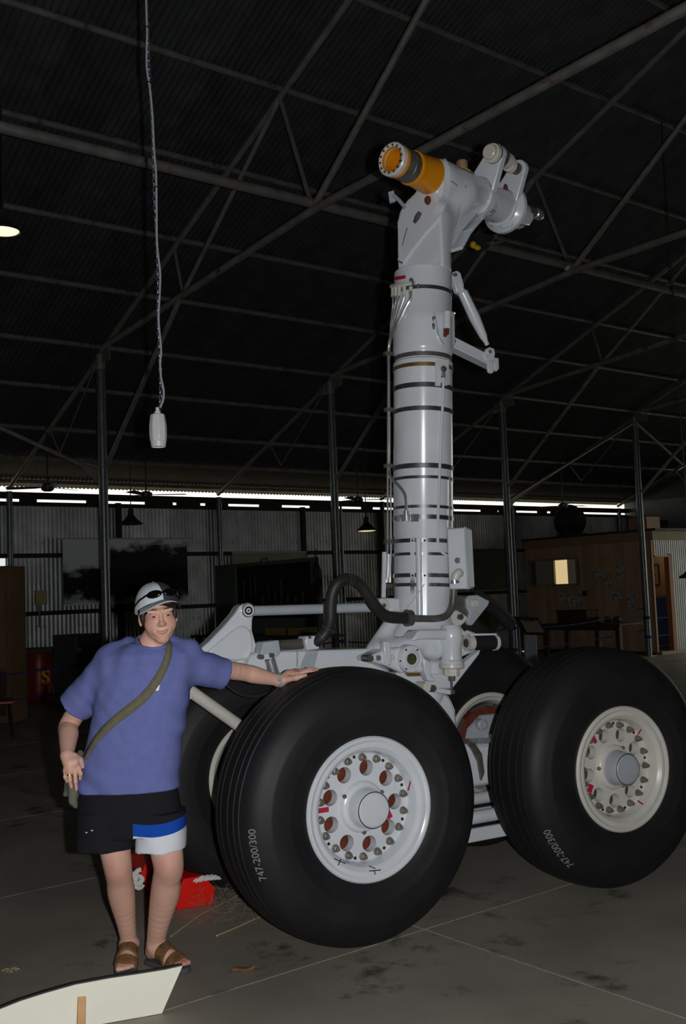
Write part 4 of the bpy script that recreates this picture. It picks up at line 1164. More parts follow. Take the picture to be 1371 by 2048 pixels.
finger3([onT_(572, 1364, 4.815, .022), onT_(592, 1362, 4.795, .015), onT_(611, 1356, 4.795, .010)], .0150, .0090, .012)
LG = Field((-1.20, 4.20, 0.0), (-.52, 4.74, 1.30), .0042)
BD = LG
# --- legs and feet
kR, kL = W_(236, 1737, 4.535), W_(337, 1733, 4.505)
hR, hL = W_(215, 1600, 4.51), W_(318, 1600, 4.51)
aR = F_R0 + (F_R1 - F_R0) * .22 + Vector((0, 0, .085)); aL = F_L0 + (F_L1 - F_L0) * .20 + Vector((0, 0, .085))
cR = kR.lerp(aR, .35) + Vector((-.004, .008, 0)); cL = kL.lerp(aL, .35) + Vector((.004, .008, 0))
BD.limb([hR, hR.lerp(kR, .6), kR, kR.lerp(aR, .14), cR, kR.lerp(aR, .72), aR], [.075, .066, .058, .054, .057, .041, .034])
BD.limb([hL, hL.lerp(kL, .6), kL, kL.lerp(aL, .14), cL, kL.lerp(aL, .72), aL], [.075, .070, .062, .058, .062, .046, .037])
for kk, sg in ((kR, 1), (kL, 1)):
    BD.ell(tuple(kk + Vector((.004, -.034, .002))), (.032, .026, .034), None, .03)
def foot(h, t, side):
    d = (t - h).normalized(); L = (t - h).length; s = Vector((-d.y, d.x, 0)); up = Vector((0, 0, 1)); z0 = .022
    P = lambda a, b, c: h + d * (a * L) + s * b + up * (c + z0)
    BD.cone(P(.12, 0, .032), P(.30, 0, .045), .031, .036, .02)
    BD.cone(P(.25, 0, .058), P(.62, 0, .026), .038, .030, .02)
    BD.cone(P(.60, -.018, .018), P(.74, -.022, .014), .024, .020, .02); BD.cone(P(.60, .018, .018), P(.72, .024, .013), .024, .018, .02)
    for i, (b, ln, r) in enumerate(((-.026, .985, .0125), (-.008, .98, .0098), (.006, .95, .0092), (.019, .92, .0088), (.031, .87, .0085))):
        b = b * side
        BD.cone(P(.72, b, .016), P(ln - .04, b, .010), r * 1.1, r, .006)
    for sg in (-1, 1): BD.ell(tuple(P(.24, sg * .030, .062)), (.014, .014, .016), None, .012)
    return P
FR = foot(F_R0, F_R1, 1); FL = foot(F_L0, F_L1, -1)
# hips under the shorts
BD.cone(W_(225, 1565, 4.51), W_(300, 1565, 4.51), .085, .085, .05); BD.cone(W_(262, 1560, 4.51), W_(285, 1345, 4.52), .10, .09, .05)
BD.half((0, 0, .022), (0, 0, -1))
_vs, _qs, _k = [], [], 0
for _f in (HD, AR, AL, LG):
    P_, Q_ = _f.nets(); _vs.append(P_); _qs.append(Q_ + _k); _k += len(P_)
BP = np.concatenate(_vs); BQ = np.concatenate(_qs)
_ed = np.concatenate([BQ[:, [0, 1]], BQ[:, [1, 2]], BQ[:, [2, 3]], BQ[:, [3, 0]]])
for _ in range(1):
    sm = np.zeros_like(BP); ct = np.zeros(len(BP))
    for a, b in ((0, 1), (1, 0)):
        for c in range(3): sm[:, c] += np.bincount(_ed[:, a], weights=BP[_ed[:, b], c], minlength=len(BP))
        ct += np.bincount(_ed[:, a], minlength=len(BP))
    BP = 0.5 * BP + 0.5 * sm / np.maximum(ct, 1)[:, None]
_me = bpy.data.meshes.new('body'); _me.from_pydata(BP.tolist(), [], BQ.tolist()); _me.materials.append(M['skin'])
_me.polygons.foreach_set('use_smooth', [True] * len(_me.polygons))
body = bpy.data.objects.new('body', _me); COL.objects.link(body); own(body)
# lips, cheeks, nose tip, knees and knuckles are redder
tint = np.zeros(len(BP))
def blush(c, r, a):
    d = np.linalg.norm(BP - np.array(c), axis=1); tint[:] = np.maximum(tint, a * np.clip(1.5 - d / r, 0, 1))
for i_ in range(25):
    x = -.024 + .048 * i_ / 24; q_ = (x / .024) ** 2
    blush(H(x, -.0945 + .006 * q_, -.0645 + .0040 * q_), .0030, .75); blush(H(x * .92, -.0940 + .006 * q_, -.0745 + .0080 * q_), .0036, .75)
for s in (-1, 1): blush(H(s * .042, -.07, -.035), .030, .32)
blush(H(0, -.108, -.036), .014, .38); blush(H(0, -.08, -.105), .02, .28)
for kk in (kR, kL): blush(kk + Vector((0, -.05, 0)), .05, .32)
for p in kn: blush(p, .02, .3)
for p in ((634, 1340, 4.876), (628, 1342, 4.846), (611, 1356, 4.795)): blush(onT_(*p, .009), .014, .5)
blush(FL(.95, .02, .01), .04, .5)
at_ = body.data.attributes.new('tint', 'FLOAT', 'POINT'); at_.data.foreach_set('value', tint.astype(np.float32))
# eyes, brows
for s in (-1, 1):
    c = (s * .0305, -.0790, -.0005)
    mb = MB(); mb.ball(H(*c), .0125, 18, 12); ey = own(mb.build('eyeball', M['eyew'], None))
    mb = MB(); f = (H(0.004, -1, 0.02) - H(0, 0, 0)).normalized(); mb.lathe([(.0098, .0072), (.0117, .0058), (.0129, .0001)], H(*c), f, 14); own(mb.build('iris', M['iris'], None))
    mb = MB()
    P = [H(s * x, y, z) for x, y, z in ((.013, -.0915, .0235), (.024, -.0930, .0275), (.036, -.0885, .0270), (.047, -.0775, .0215))]
    mb.tube(spline(P, 4), [.0014 + .0008 * math.sin(math.pi * i / 12) for i in range(13)], 6); own(mb.build('eyebrow', M['hair'], None))
mb = MB(); mb.box(H(0.0, -.0895, -.0690), (.022, .004, .0034), HRM); own(mb.build('teeth', M['eyew'], None))
# --- hair
HF = Field(tuple(HC + Vector((-.12, -.13, -.13))), tuple(HC + Vector((.13, .15, .16))), .0035)
HF.ell(tuple(H(0, .024, .030)), (.0815, .096, .088), HN, 0)
HF.ell(tuple(H(0, .035, -.03)), (.070, .072, .060), HN, .02)
HF.ell(tuple(H(0, -.082, -.045)), (.070, .085, .085), HN, .004, 'sub')
HF.ell(tuple(H(0, -.10, .0)), (.058, .06, .045), HN, .004, 'sub')
for s in (-1, 1): HF.ell(tuple(H(s * .084, .012, -.012)), (.018, .024, .034), HN, .003, 'sub')
HF.ell(tuple(H(.040, -.068, .052)), (.024, .022, .014), HN, .006)
HF.ell(tuple(H(-.070, -.022, -.002)), (.010, .014, .034), HN, .006); HF.ell(tuple(H(.069, -.022, .004)), (.010, .014, .034), HN, .006)
HF.warp(lambda X, Y, Z: .0016 * np.sin(900 * X + 60 * Z) * np.sin(700 * Y + 90 * Z))
ho2, _, _ = HF.build('hair', M['hair'], None, 0); own(ho2)
# --- cap
CRM = HRM @ Matrix.Rotation(math.radians(13), 3, 'Z')
def K(x, y, z): return HC + CRM @ Vector((x, y, z))
def cap_mesh():
    n, m = 56, 16; vs = []; fs = []; mi = []
    cx, cy, cz = 0, .018, .034
    for j in range(m + 1):
        el = (math.pi / 2) * j / m
        for i in range(n):
            az = 2 * math.pi * i / n
            r = math.cos(el) ** .82; x = .0875 * r * math.sin(az); y = -.1045 * r * math.cos(az); z = .103 * math.sin(el) ** 1.0
            drop = (1 - math.sin(el)) * (cz - .064 * ((1 + math.cos(az)) / 2) ** 1.4)
            seam = .0012 * max(0, 1 - abs(((az / (math.pi / 3) + .5) % 1) - .5) * 14)
            vs.append(K(cx + x * (1 - seam * 8), cy + y * (1 - seam * 8), cz + z - drop))
    for j in range(m):
        for i in range(n):
            fs.append((j * n + i, j * n + (i + 1) % n, (j + 1) * n + (i + 1) % n, (j + 1) * n + i))
            az = 2 * math.pi * (i + .5) / n; mi.append(1 if -.02 < az < 1.9 else 0)
    return vs, fs, mi
mb = MB(); vs, fs, mi = cap_mesh(); mb.add(vs, fs); mb.m = mi; cap = own(mb.build('cap', [M['capw'], M['capd']], None, smooth=60))
sol = cap.modifiers.new('thick', 'SOLIDIFY'); sol.thickness = .0025; sol.offset = 1
mb = MB(); n = 30; k = 9; vs = []; fs = []; mi = []
for j in range(k + 1):
    t = j / k
    for i in range(n + 1):
        az = math.radians(-74 + 148 * i / n); r = 1 + .62 * t * max(0.0, math.cos(az * .98)) ** .65
        x = .0875 * math.sin(az) * (1 + .10 * t); y = .018 - .1045 * math.cos(az) * r
        z = .066 - .046 * (x / .09) ** 2 * (.8 + .2 * t) + .004 * t - .010 * t * t
        vs.append(K(x, y, z))
for j in range(k):
    for i in range(n):
        a = j * (n + 1) + i; fs.append((a, a + 1, a + n + 2, a + n + 1)); mi.append(2 if i > n * .66 else (1 if j >= k - 1 else 0))
mb.add(vs, fs); mb.m = mi
br = mb.build('brim', [M['capg'], M['capw'], M['capd']], None, smooth=60); own(br)
sol = br.modifiers.new('thick', 'SOLIDIFY'); sol.thickness = .003
br.parent = cap; br.location = (0, 0, 0)
mb = MB(); mb.ball(K(0, .018, .138), (.006, .006, .004), 10, 6); bt = mb.build('cap_button', M['capg'], None); bt.parent = cap
# embroidered swirl on the pale panel
def oncap(x, z):
    zz = max(min((z - .034) / .103, 1), 0); rr = max(1 - zz * zz, 0) ** .41; xx = max(-1, min(1, x / (.0875 * rr + 1e-6)))
    return H(x, .018 - .1045 * rr * math.sqrt(1 - xx * xx) - .004, z)
for pts in ([(-.040, .085), (-.030, .105), (-.020, .114), (-.016, .106), (-.026, .096)], [(-.060, .060), (-.056, .080), (-.048, .092), (-.046, .080), (-.052, .068)]):
    mb = MB(); mb.tube(spline([oncap(*p) for p in pts], 5), .0022, 6); sw = mb.build('embroidery', M['eyew'], None); sw.parent = cap
# --- t-shirt
TS = Field((-1.32, 4.26, .735), (-.43, 4.95, 1.47), .0055)
rows = []
for py, a, b, ry in ((1586, 154, 361, .140), (1550, 160, 358, .142), (1500, 170, 363, .142), (1440, 184, 372, .142), (1400, 190, 378, .142), (1360, 196, 380, .138), (1330, 203, 376, .128), (1308, 218, 370, .112), (1294, 240, 358, .090), (1284, 262, 340, .07)):
    p, q = W_(a, py, 4.51), W_(b, py, 4.51); rows.append(((p.z + q.z) / 2, (p.x + q.x) / 2, 4.512, (q.x - p.x) / 2, ry))
TS.loft(rows, 0.0, power=2.35)
def sleeve(a, b, ra, rb):
    a = V3(a); b = V3(b); d = (b - a).normalized(); TS.cone(a, b + d * .08, ra, rb, .035, 'add', clip=[(tuple(b), tuple(d))])
    return a, b, d
sR = sleeve(W_(228, 1330, 4.515), W_(150, 1414, 4.58), .083, .077)
sL = sleeve(W_(352, 1326, 4.53), W_(446, 1347, 4.675), .082, .068)
TS.cone(W_(255, 1292, 4.53), W_(215, 1314, 4.52), .04, .05, .03); TS.cone(W_(338, 1288, 4.53), W_(380, 1302, 4.55), .04, .05, .03)
for a, b, d in (sR, sL): TS.cone(b - d * .05, b + d * .08, .055, .066, .006, 'sub')
TS.ell(tuple(W_(307, 1272, 4.485)), (.072, .085, .060), None, .004, 'sub')
def folds(X, Y, Z):
    a = np.sin(46 * (Z * .9 + .55 * X) + 2.2 * np.sin(9 * X + 5 * Z)) * np.clip((1.22 - Z) * 4, 0, 1) * .0056 * (.5 + .5 * np.sin(7 * X + 11 * Z + 1))
    b = np.sin(64 * (Z * .6 + 1.1 * X) + 3 * np.sin(11 * Z + 6 * X)) * .0009
    c = np.sin(60 * (X * 1.2 - Z * .5) + 2 * np.sin(14 * Z)) * np.clip((Z - 1.1) * 4, 0, 1) * .0026
    return a + b + c
TS.warp(folds)
TS.half((0, 0, W_(260, 1583, 4.45).z), (0, 0, -1))
ts, TPn, TQ = TS.build('t_shirt', M['shirt'], None, 1); own(ts)
TB = BVHTree.FromPolygons([tuple(p) for p in TPn], [tuple(q) for q in TQ.tolist()])
def onshirt(px, py, off=.003):
    r = ray(px, py).normalized(); loc, nrm, i, d = TB.ray_cast(CC, r)
    if loc is None: return W_(px, py, 4.5)
    return loc - r * off
# collar band around the neck opening
mb = MB(); P = []
for i in range(40):
    an = 2 * math.pi * i / 40; x = 306 + 33 * math.cos(an)
    yy = 1283 + 15 * math.sin(an); p = W_(x, yy, 4.487 - .074 * math.sin(an))
    P.append(p)
mb.tube(P + [P[0], P[1]], .0085, 8, cap=False); own(mb.build('collar', M['shirt'], None))
# chest emblem, half under the strap
mb = MB(); L_ = [onshirt(x, y, .004) for x, y in ((304, 1382), (317, 1381), (319, 1372), (317, 1366), (305, 1368))]; mb.prism(L_, Vector((0, .003, 0))); own(mb.build('chest_emblem', M['eyew'], None))
mb = MB(); L_ = [onshirt(x, y, .004) for x, y in ((309, 1366), (317, 1365), (318, 1357), (315, 1354), (312, 1360))]; mb.prism(L_, Vector((0, .003, 0))); own(mb.build('chest_emblem', M['yellow'], None))
# --- shorts
SH = Field((-1.28, 4.28, .48), (-.58, 4.76, .84), .0055)
rw = []
for py, a, b, ry in ((1690, 155, 371, .122), (1640, 155, 364, .128), (1600, 157, 358, .130), (1560, 164, 352, .128)):
    p, q = W_(a, py, 4.51), W_(b, py, 4.51); rw.append(((p.z + q.z) / 2, (p.x + q.x) / 2, 4.512, (q.x - p.x) / 2, ry))
SH.loft([r for r in rw if r[0] > W_(260, 1655, 4.5).z] + [(W_(260, 1668, 4.5).z, rw[0][1], 4.512, rw[0][3], .124)], 0, power=2.3)
def legtube(px0, px1, r, ry, z0px, z1px):
    rr_ = []
    for py in (z0px, z1px):
        p, q = W_(px0, py, 4.50), W_(px1, py, 4.50); rr_.append(((p.z + q.z) / 2, (p.x + q.x) / 2, 4.50, (q.x - p.x) / 2, ry))
    return rr_
SH.loft(legtube(155, 269, 0, .115, 1695, 1620), .006, power=2.3)
SH.loft(legtube(272, 371, 0, .112, 1697, 1620), .006, power=2.3)
SH.warp(lambda X, Y, Z: .0022 * np.sin(55 * X + 9 * Z + 2 * np.sin(12 * Z)) * np.clip((.8 - Z) * 5, 0, 1))
so, SPt, SQ = SH.build('shorts', M['black_cloth'], None, 1); own(so)
# blue and white hem panel of one trouser leg, as a coloured band of the cloth
zc = W_(320, 1697, 4.40).z; xs = W_(270.5, 1690, 4.45).x; x1 = W_(371, 1690, 4.45).x
hh = SPt[:, 2] - zc - .014 * ((SPt[:, 0] - (xs + x1) / 2) / ((x1 - xs) / 2)) ** 2 - .012 * (SPt[:, 0] - xs) / (x1 - xs)
band = np.where(SPt[:, 0] > xs, hh, 1.0)
at_ = so.data.attributes.new('hem', 'FLOAT', 'POINT'); at_.data.foreach_set('value', band.astype(np.float32))
nt = M['black_cloth'].node_tree; a_ = nt.nodes.new('ShaderNodeAttribute'); a_.attribute_name = 'hem'
cr = nt.nodes.new('ShaderNodeValToRGB'); cr.color_ramp.interpolation = 'CONSTANT'
cr.color_ramp.elements[0].color = srgb(226, 228, 234); cr.color_ramp.elements[0].position = 0
el = cr.color_ramp.elements.new(.042); el.color = srgb(22, 76, 178)
cr.color_ramp.elements[1].position = .042; cr.color_ramp.elements[1].color = srgb(22, 76, 178)
cr.color_ramp.elements[2].position = .092; cr.color_ramp.elements[2].color = srgb(32, 31, 36)
pb = nt.nodes['Principled BSDF']; nt.links.new(a_.outputs['Fac'], cr.inputs['Fac']); nt.links.new(cr.outputs['Color'], pb.inputs['Base Color'])
mb = MB(); SB = BVHTree.FromPolygons([tuple(p) for p in SPt], [tuple(q) for q in SQ.tolist()])
for px, py in ((173, 1665), (184, 1661)):
    loc, nr, i, d = SB.ray_cast(CC, ray(px, py).normalized())
    if loc is not None:
        mb = MB(); mb.ball(loc, (.006, .003, .003), 8, 6); own(mb.build('shorts_logo', M['eyew'], None))
# --- sandals
def sandal(h, t, P, nm):
    d = (t - h).normalized(); L = (t - h).length; s = Vector((-d.y, d.x, 0))
    out = []
    for a, b in ((-.03, 0), (.02, .028), (.15, .036), (.35, .036), (.6, .046), (.78, .050), (.93, .040), (1.04, .018), (1.06, 0)):
        out.append((a, b))
    poly = [h + d * (a * L) + s * b for a, b in out] + [h + d * (a * L) - s * b for a, b in out[::-1][1:-1]]
    mb = MB(); mb.prism([p + Vector((0, 0, .001)) for p in poly], (0, 0, .021)); so_ = own(mb.build('sandal', M['sole'], None, bevel=.004))
    lo = np.minimum(np.array(h), np.array(t)) - .09; hi = np.maximum(np.array(h), np.array(t)) + .09; lo[2] = 0; hi[2] = .14
    for a0, a1 in ((.30, .60), (.63, .84)):
        f = Field(lo, hi, .004); e = .009
        f.cone(P(.25, 0, .058), P(.62, 0, .026), .038 + e, .030 + e, .02)
        f.cone(P(.60, -.018, .018), P(.74, -.022, .014), .024 + e, .020 + e, .02); f.cone(P(.60, .018, .018), P(.72, .024, .013), .024 + e, .018 + e, .02)
        for i_, b in enumerate((-.026, -.008, .006, .019, .031)): f.cone(P(.72, b, .016), P(.85, b, .010), .021, .019, .01)
        f.half(tuple(h + d * (a0 * L) + Vector((0, 0, .02))), tuple((-d + Vector((0, 0, .35))).normalized())); f.half(tuple(h + d * (a1 * L)), tuple(d)); f.half((0, 0, .018), (0, 0, -1))
        u, _, _ = f.build('sandal_strap', M['leather'], None, 1); u.parent = so_
    for k_, (a, b) in enumerate(((.5, .0), (.72, .01))):
        mb = MB(); mb.beam(P(a, -.03, .075 - a * .05), P(a + .02, .03, .078 - a * .05), .016, .006); bb = mb.build('buckle_tab', M['leather'], None, bevel=.002); bb.parent = so_
    return so_
sandal(F_R0, F_R1, FR, 'r'); sandal(F_L0, F_L1, FL, 'l')
# --- small things worn: watch, ring, necklace
wd = (wrL - elL).normalized(); wc = wrL - wd * .004
mb = MB(); mb.lathe([(-.010, .0285), (-.010, .0315), (.010, .0310), (.010, .0280)], wc, wd, 26); own(mb.build('wristwatch_band', M['watch'], None))
mb = MB(); mb.lathe([(0, .015), (.007, .014), (.007, .0001)], wc + Vector((.0, -.026, .012)), Vector((0, -.85, .5)), 18); own(mb.build('watch_face', M['watch'], None))
fa, fb_ = W_(138.5, 1543, 4.392), W_(139.5, 1560, 4.385); rc = fa.lerp(fb_, .42); rd = (fb_ - fa).normalized()
mb = MB(); mb.lathe([(-.0025, .0098), (-.0025, .0112), (.0025, .0112), (.0025, .0098)], rc, rd, 18); own(mb.build('finger_ring', M['gold'], None))
mb = MB(); mb.tube(spline([W_(277, 1277, 4.49), W_(281, 1287, 4.462), W_(285, 1294, 4.445), W_(292, 1301, 4.43)]), .0026, 6); own(mb.build('necklace', M['gold'], None))

# ------------------------------------------------------------------ sunglasses on the cap
sg = thing('sunglasses', 'black wraparound sunglasses pushed up onto the front of the cap', 'sunglasses', H(0, -.1, .07))
SGL = Vector(sg.location)
def G2(x, y, z): return K(x, y, z) - SGL
for s in (-1, 1):
    mb = MB(); R = HRM @ Matrix.Rotation(s * .42, 3, 'Z') @ Matrix.Rotation(-.45, 3, 'X') @ Matrix.Rotation(s * .12, 3, 'Y')
    mb.ball(G2(s * .036, -.080, .093), (.034, .009, .0180), 20, 12, R); mb.build('lens', M['lens'], sg)
    mb = MB(); mb.tube([G2(s * .064, -.064, .092), G2(s * .085, -.030, .074), G2(s * .0925, .01, .052), G2(s * .0925, .045, .034)], [.0045, .0045, .004, .003], 8); mb.build('temple', M['lens'], sg)
mb = MB(); mb.tube(spline([G2(-.012, -.091, .096), G2(0, -.0945, .099), G2(.012, -.091, .096)]), .0035, 8); mb.build('bridge', M['lens'], sg)

# ------------------------------------------------------------------ shoulder bag
bag = thing('shoulder_bag', 'olive canvas shoulder bag hanging at the hip, strap across the blue shirt', 'bag', W_(150, 1575, 4.56))
BGL = Vector(bag.location)
cl = [(333, 1277), (338, 1290), (336, 1310), (329, 1332), (318, 1354), (302, 1378), (282, 1400), (258, 1419), (232, 1439), (210, 1459), (193, 1479), (180, 1499), (171, 1517)]
wd_ = [8, 12, 14, 15, 17, 18, 19, 19, 18, 16, 13, 10, 8]
PSL = []
cls = []
for i in range(len(cl) - 1):
    for j in range(4):
        t = j / 4; cls.append((cl[i][0] + (cl[i + 1][0] - cl[i][0]) * t, cl[i][1] + (cl[i + 1][1] - cl[i][1]) * t, wd_[i] + (wd_[i + 1] - wd_[i]) * t))
cls.append((*cl[-1], wd_[-1]))
vs = []
for i, (x, y, w) in enumerate(cls):
    a = cls[max(i - 1, 0)]; b = cls[min(i + 1, len(cls) - 1)]; dx, dy = b[0] - a[0], b[1] - a[1]; l = math.hypot(dx, dy); nx, ny = -dy / l, dx / l
    for s in (-.5, 0, .5):
        vs.append(onshirt(x + nx * s * w, y + ny * s * w, .007) - BGL)
mb = MB(); mb.add(vs, [(i * 3 + k_, i * 3 + k_ + 1, i * 3 + 4 + k_, i * 3 + 3 + k_) for i in range(len(cls) - 1) for k_ in (0, 1)])
st = mb.build('strap', M['strapc'], bag, smooth=60); sol = st.modifiers.new('thick', 'SOLIDIFY'); sol.thickness = .004
mb = MB(); P = [onshirt(x, y, .011) - BGL for x, y in ((247, 1417), (254, 1434), (250, 1436), (243, 1420))]; mb.prism(P, Vector((0, .004, 0))); mb.build('strap_slider', M['strapc'], bag, bevel=.001)
mb = MB(); mb.tube([onshirt(171, 1515, .004) - BGL, W_(164, 1530, 4.47) - BGL, W_(160, 1550, 4.50) - BGL], .008, 6); mb.build('strap_end', M['strapc'], bag)
f = Field(tuple(W_(112, 1620, 4.6) + Vector((-.02, -.2, -.03))), tuple(W_(195, 1495, 4.6) + Vector((.05, .14, .03))), .006)
f.ell(tuple(W_(160, 1555, 4.57)), (.060, .085, .095), None, 0)
f.cone(W_(150, 1560, 4.53), W_(131, 1588, 4.55), .026, .014, .02)
f.cone(W_(146, 1560, 4.475), W_(147, 1602, 4.47), .026, .018, .012); f.cone(W_(147, 1600, 4.47), W_(152, 1612, 4.475), .014, .010, .01)
f.cone(W_(160, 1505, 4.51), W_(166, 1520, 4.48), .014, .016, .01)
f.warp(lambda X, Y, Z: .003 * np.sin(80 * X + 50 * Z) * np.sin(60 * Y + 30 * Z))
bo, _, _ = f.build('pouch', M['bagc'], bag, 1); bo.location = -BGL

# ================================================================== things in the hall
M['enamel'] = mat('dark_enamel_shade', srgb(52, 54, 52), 0.4, 0.2)
M['wood'] = mat('dark_timber', srgb(70, 50, 36), 0.7, var=0.25, vscale=12)
M['palewood'] = mat('raw_pine', srgb(206, 156, 100), 0.6, var=0.12, vscale=16)
M['brownboard'] = mat('brown_painted_board', srgb(196, 160, 128), 0.6, 0.0, var=0.12, vscale=4, rand=0.12)
M['fascia'] = mat('brown_fascia', srgb(166, 130, 102), 0.6, var=0.1)
M['paper'] = mat('pinned_paper', srgb(206, 202, 190), 0.9, col2=srgb(140, 134, 126), vscale=14, thr=(.45, .55))
M['plastic'] = mat('white_plastic', srgb(240, 238, 242), 0.35)
M['chain'] = mat('zinc_chain', srgb(170, 176, 190), 0.3, 0.8)
M['cable'] = mat('white_cable', srgb(178, 180, 190), 0.45)
M['rope_blue'] = mat('blue_rope', srgb(40, 44, 120), 0.8, var=0.15, vscale=40)
M['rope_white'] = mat('white_rope', srgb(222, 220, 214), 0.8, var=0.08, vscale=60)
M['redp'] = mat('bright_red_paint', srgb(232, 20, 4), 0.35, 0.0, var=0.06, vscale=6)
M['redd'] = mat('oil_drum_red', srgb(128, 26, 18), 0.4, 0.1, var=0.2, vscale=6)
M['green'] = mat('dull_green_paint', srgb(88, 98, 84), 0.7, var=0.12, vscale=4)
M['blackboard'] = mat('black_display_cloth', srgb(16, 16, 16), 0.9)
M['tool'] = mat('hung_tool_metal', srgb(96, 96, 94), 0.5, 0.3, var=0.3)
M['cream'] = mat('cream_board', srgb(150, 142, 124), 0.8, var=0.1)
M['straw'] = mat('dry_straw', srgb(206, 180, 128), 0.7, var=0.15, vscale=30)
M['sign'] = mat('white_sign_back', srgb(242, 240, 222), 0.55, var=0.03, vscale=6, dirt=srgb(186, 180, 152), dscale=7, dthr=0.68)
M['blued'] = mat('faded_blue_board', srgb(86, 104, 150), 0.6, var=0.12)
M['tan'] = mat('office_lining', srgb(176, 134, 92), 0.7, var=0.06)
M['chip'] = mat('side_wall_iron', srgb(188, 188, 194), 0.42, 0.25, var=0.15, vscale=3, rand=.06)

def bthing(name, label, cat, p, group=None, rot=BROT):
    return thing(name, label, cat, p, rot, group)

# ------------------------------------------------------------------ hanging socket on its chain
SKY = 5.88
sp0 = W_(316, 862, SKY)
sk = thing('hanging_socket', 'white power socket hanging from the roof on a zinc chain', 'socket', (sp0.x, sp0.y, sp0.z), 0.3)
pm = SKY / FPX
mb = MB(); mb.lathe([(-.086, .0001), (-.086, .040), (-.080, .043), (-.060, .043), (-.058, .046), (-.056, .047), (-.02, .0505), (.03, .0505), (.085, .043), (.095, .041), (.098, .030), (.098, .0001)], (0, 0, 0), (0, 0, 1), 8); mb.build('socket_body', M['plastic'], sk, smooth=25, bevel=.003)
mb = MB(); mb.lathe([(-.088, .038), (-.092, .040), (-.062, .0445), (-.060, .040)], (0, 0, 0), (0, 0, 1), 28); mb.build('socket_rim', M['plastic'], sk)
mb = MB(); mb.lathe([(.096, .018), (.112, .018), (.114, .012), (.135, .011), (.135, .0001)], (0, 0, 0), (0, 0, 1), 16); mb.build('cable_gland', M['plastic'], sk)
CH = [(320, 818), (321, 770), (319, 700), (316, 640), (316, 560), (313, 480), (309, 400), (307, 330), (304, 250), (300, 180), (297, 110), (295, 50), (293, 0)]
def loc_(p): return Matrix.Rotation(-.3, 3, 'Z') @ (p - sp0)
cpts = [loc_(W_(*p, SKY)) for p in CH]
topz = roofz(8.2) - sp0.z - .02; last = cpts[-1]
cpts += [Vector((last.x * .98, last.y, last.z + (topz - last.z) * f)) for f in (.33, .66, 1.0)]
cp = spline(cpts, 14)
def along(path, step):
    out = [path[0].copy()]; acc = 0
    for a, b in zip(path[:-1], path[1:]):
        d = (b - a).length; 
        while acc + d >= step:
            t = (step - acc) / d; a = a + (b - a) * t; out.append(a.copy()); d = (b - a).length; acc = 0
        acc += d
    return out
lk = along(cp, .0265); mb = MB()
for i in range(len(lk) - 1):
    d = (lk[i + 1] - lk[i]).normalized(); c = (lk[i] + lk[i + 1]) / 2
    s = d.cross(Vector((1, .3, 0) if i % 2 else Vector((.3, -1, 0)))).normalized()
    ring_ = [c + d * (.0185 * math.sin(a)) * (1) + s * (.0085 * math.cos(a)) for a in [2 * math.pi * k_ / 10 for k_ in range(11)]]
    mb.tube(ring_, .0024, 5, cap=False)
tag(mb.build('chain', M['chain'], sk), kind='stuff')
CB = [(320, 815), (326, 800), (327, 780), (322, 755), (320, 725), (322, 700), (317, 640), (319, 590), (320, 545), (314, 490), (313, 430), (312, 350), (308, 300), (305, 235), (300, 180), (293, 130), (294, 60), (292, 0)]
cc = [loc_(W_(*p, SKY - .012)) for p in CB]; cc += [Vector((cc[-1].x, cc[-1].y, cc[-1].z + (topz - cc[-1].z) * f)) for f in (.5, 1)]
mb = MB(); mb.tube(spline(cc, 6), .0062, 8); mb.build('flex_cable', M['cable'], sk)
for p in ((320, 700), (318, 590), (312, 375), (311, 430), (298, 165), (294, 55)):
    c = loc_(W_(*p, SKY - .006)); mb = MB(); mb.cyl(c - Vector((0, 0, .004)), c + Vector((0, 0, .004)), .013, n=10); mb.build('cable_tie', M['dark'], sk)

# ------------------------------------------------------------------ pendant lamps
def pendant(px, py, D, rad, lit, label, col=None, hgt=None):
    p = W_(px, py, D); v = BL(p).x; top = roofz(v) - .03
    t = thing('pendant_lamp', label, 'lamp', (p.x, p.y, p.z), 0, 'enamel pendant lamps')
    mb = MB(); mb.lathe([(0, rad), (.012, rad * 1.0), (.03, rad * .93), (.075 * rad / .2, rad * .62), (.13 * rad / .2, rad * .36), (.17 * rad / .2, rad * .26), (.26 * rad / .2, rad * .24), (.28 * rad / .2, rad * .05)], (0, 0, 0), (0, 0, 1), 32); o = mb.build('shade', M['enamel'], t)
    sd = o.modifiers.new('thick', 'SOLIDIFY'); sd.thickness = .004
    mb = MB(); mb.cyl((0, 0, .25 * rad / .2), (0, 0, top - p.z), .009, n=8); mb.build('rod', M['enamel'], t)
    if lit:
        mb = MB(); mb.ball((0, 0, .012), (rad * .90, rad * .90, .022), 24, 10); mb.build('bulb', mat('lamp_glow', (1, 1, 1), .5, emit=col, estr=lit), t)
    else:
        mb = MB(); mb.ball((0, 0, .07), .04, 12, 8); mb.build('bulb', M['plastic'], t)
    return t
pendant(6, 464, 10.0, .17, 1.15, 'lit enamel lamp at the left edge under the roof', (.95, 1.0, .62))
pendant(733, 1062, 19.8, .20, 1.0, 'lit warm lamp hanging left of the strut by the far wall', (1, .82, .38))
pendant(262, 1049, 17.7, .20, 0, 'unlit lamp hanging above the photo mural')
pendant(899, 628, 14.0, .085, 3.0, 'small lit lamp peeping out right of the upper strut', (.92, 1, .96))
pendant(1382, 1156, 13.0, .15, 0, 'unlit lamp cut off by the right edge before the office')

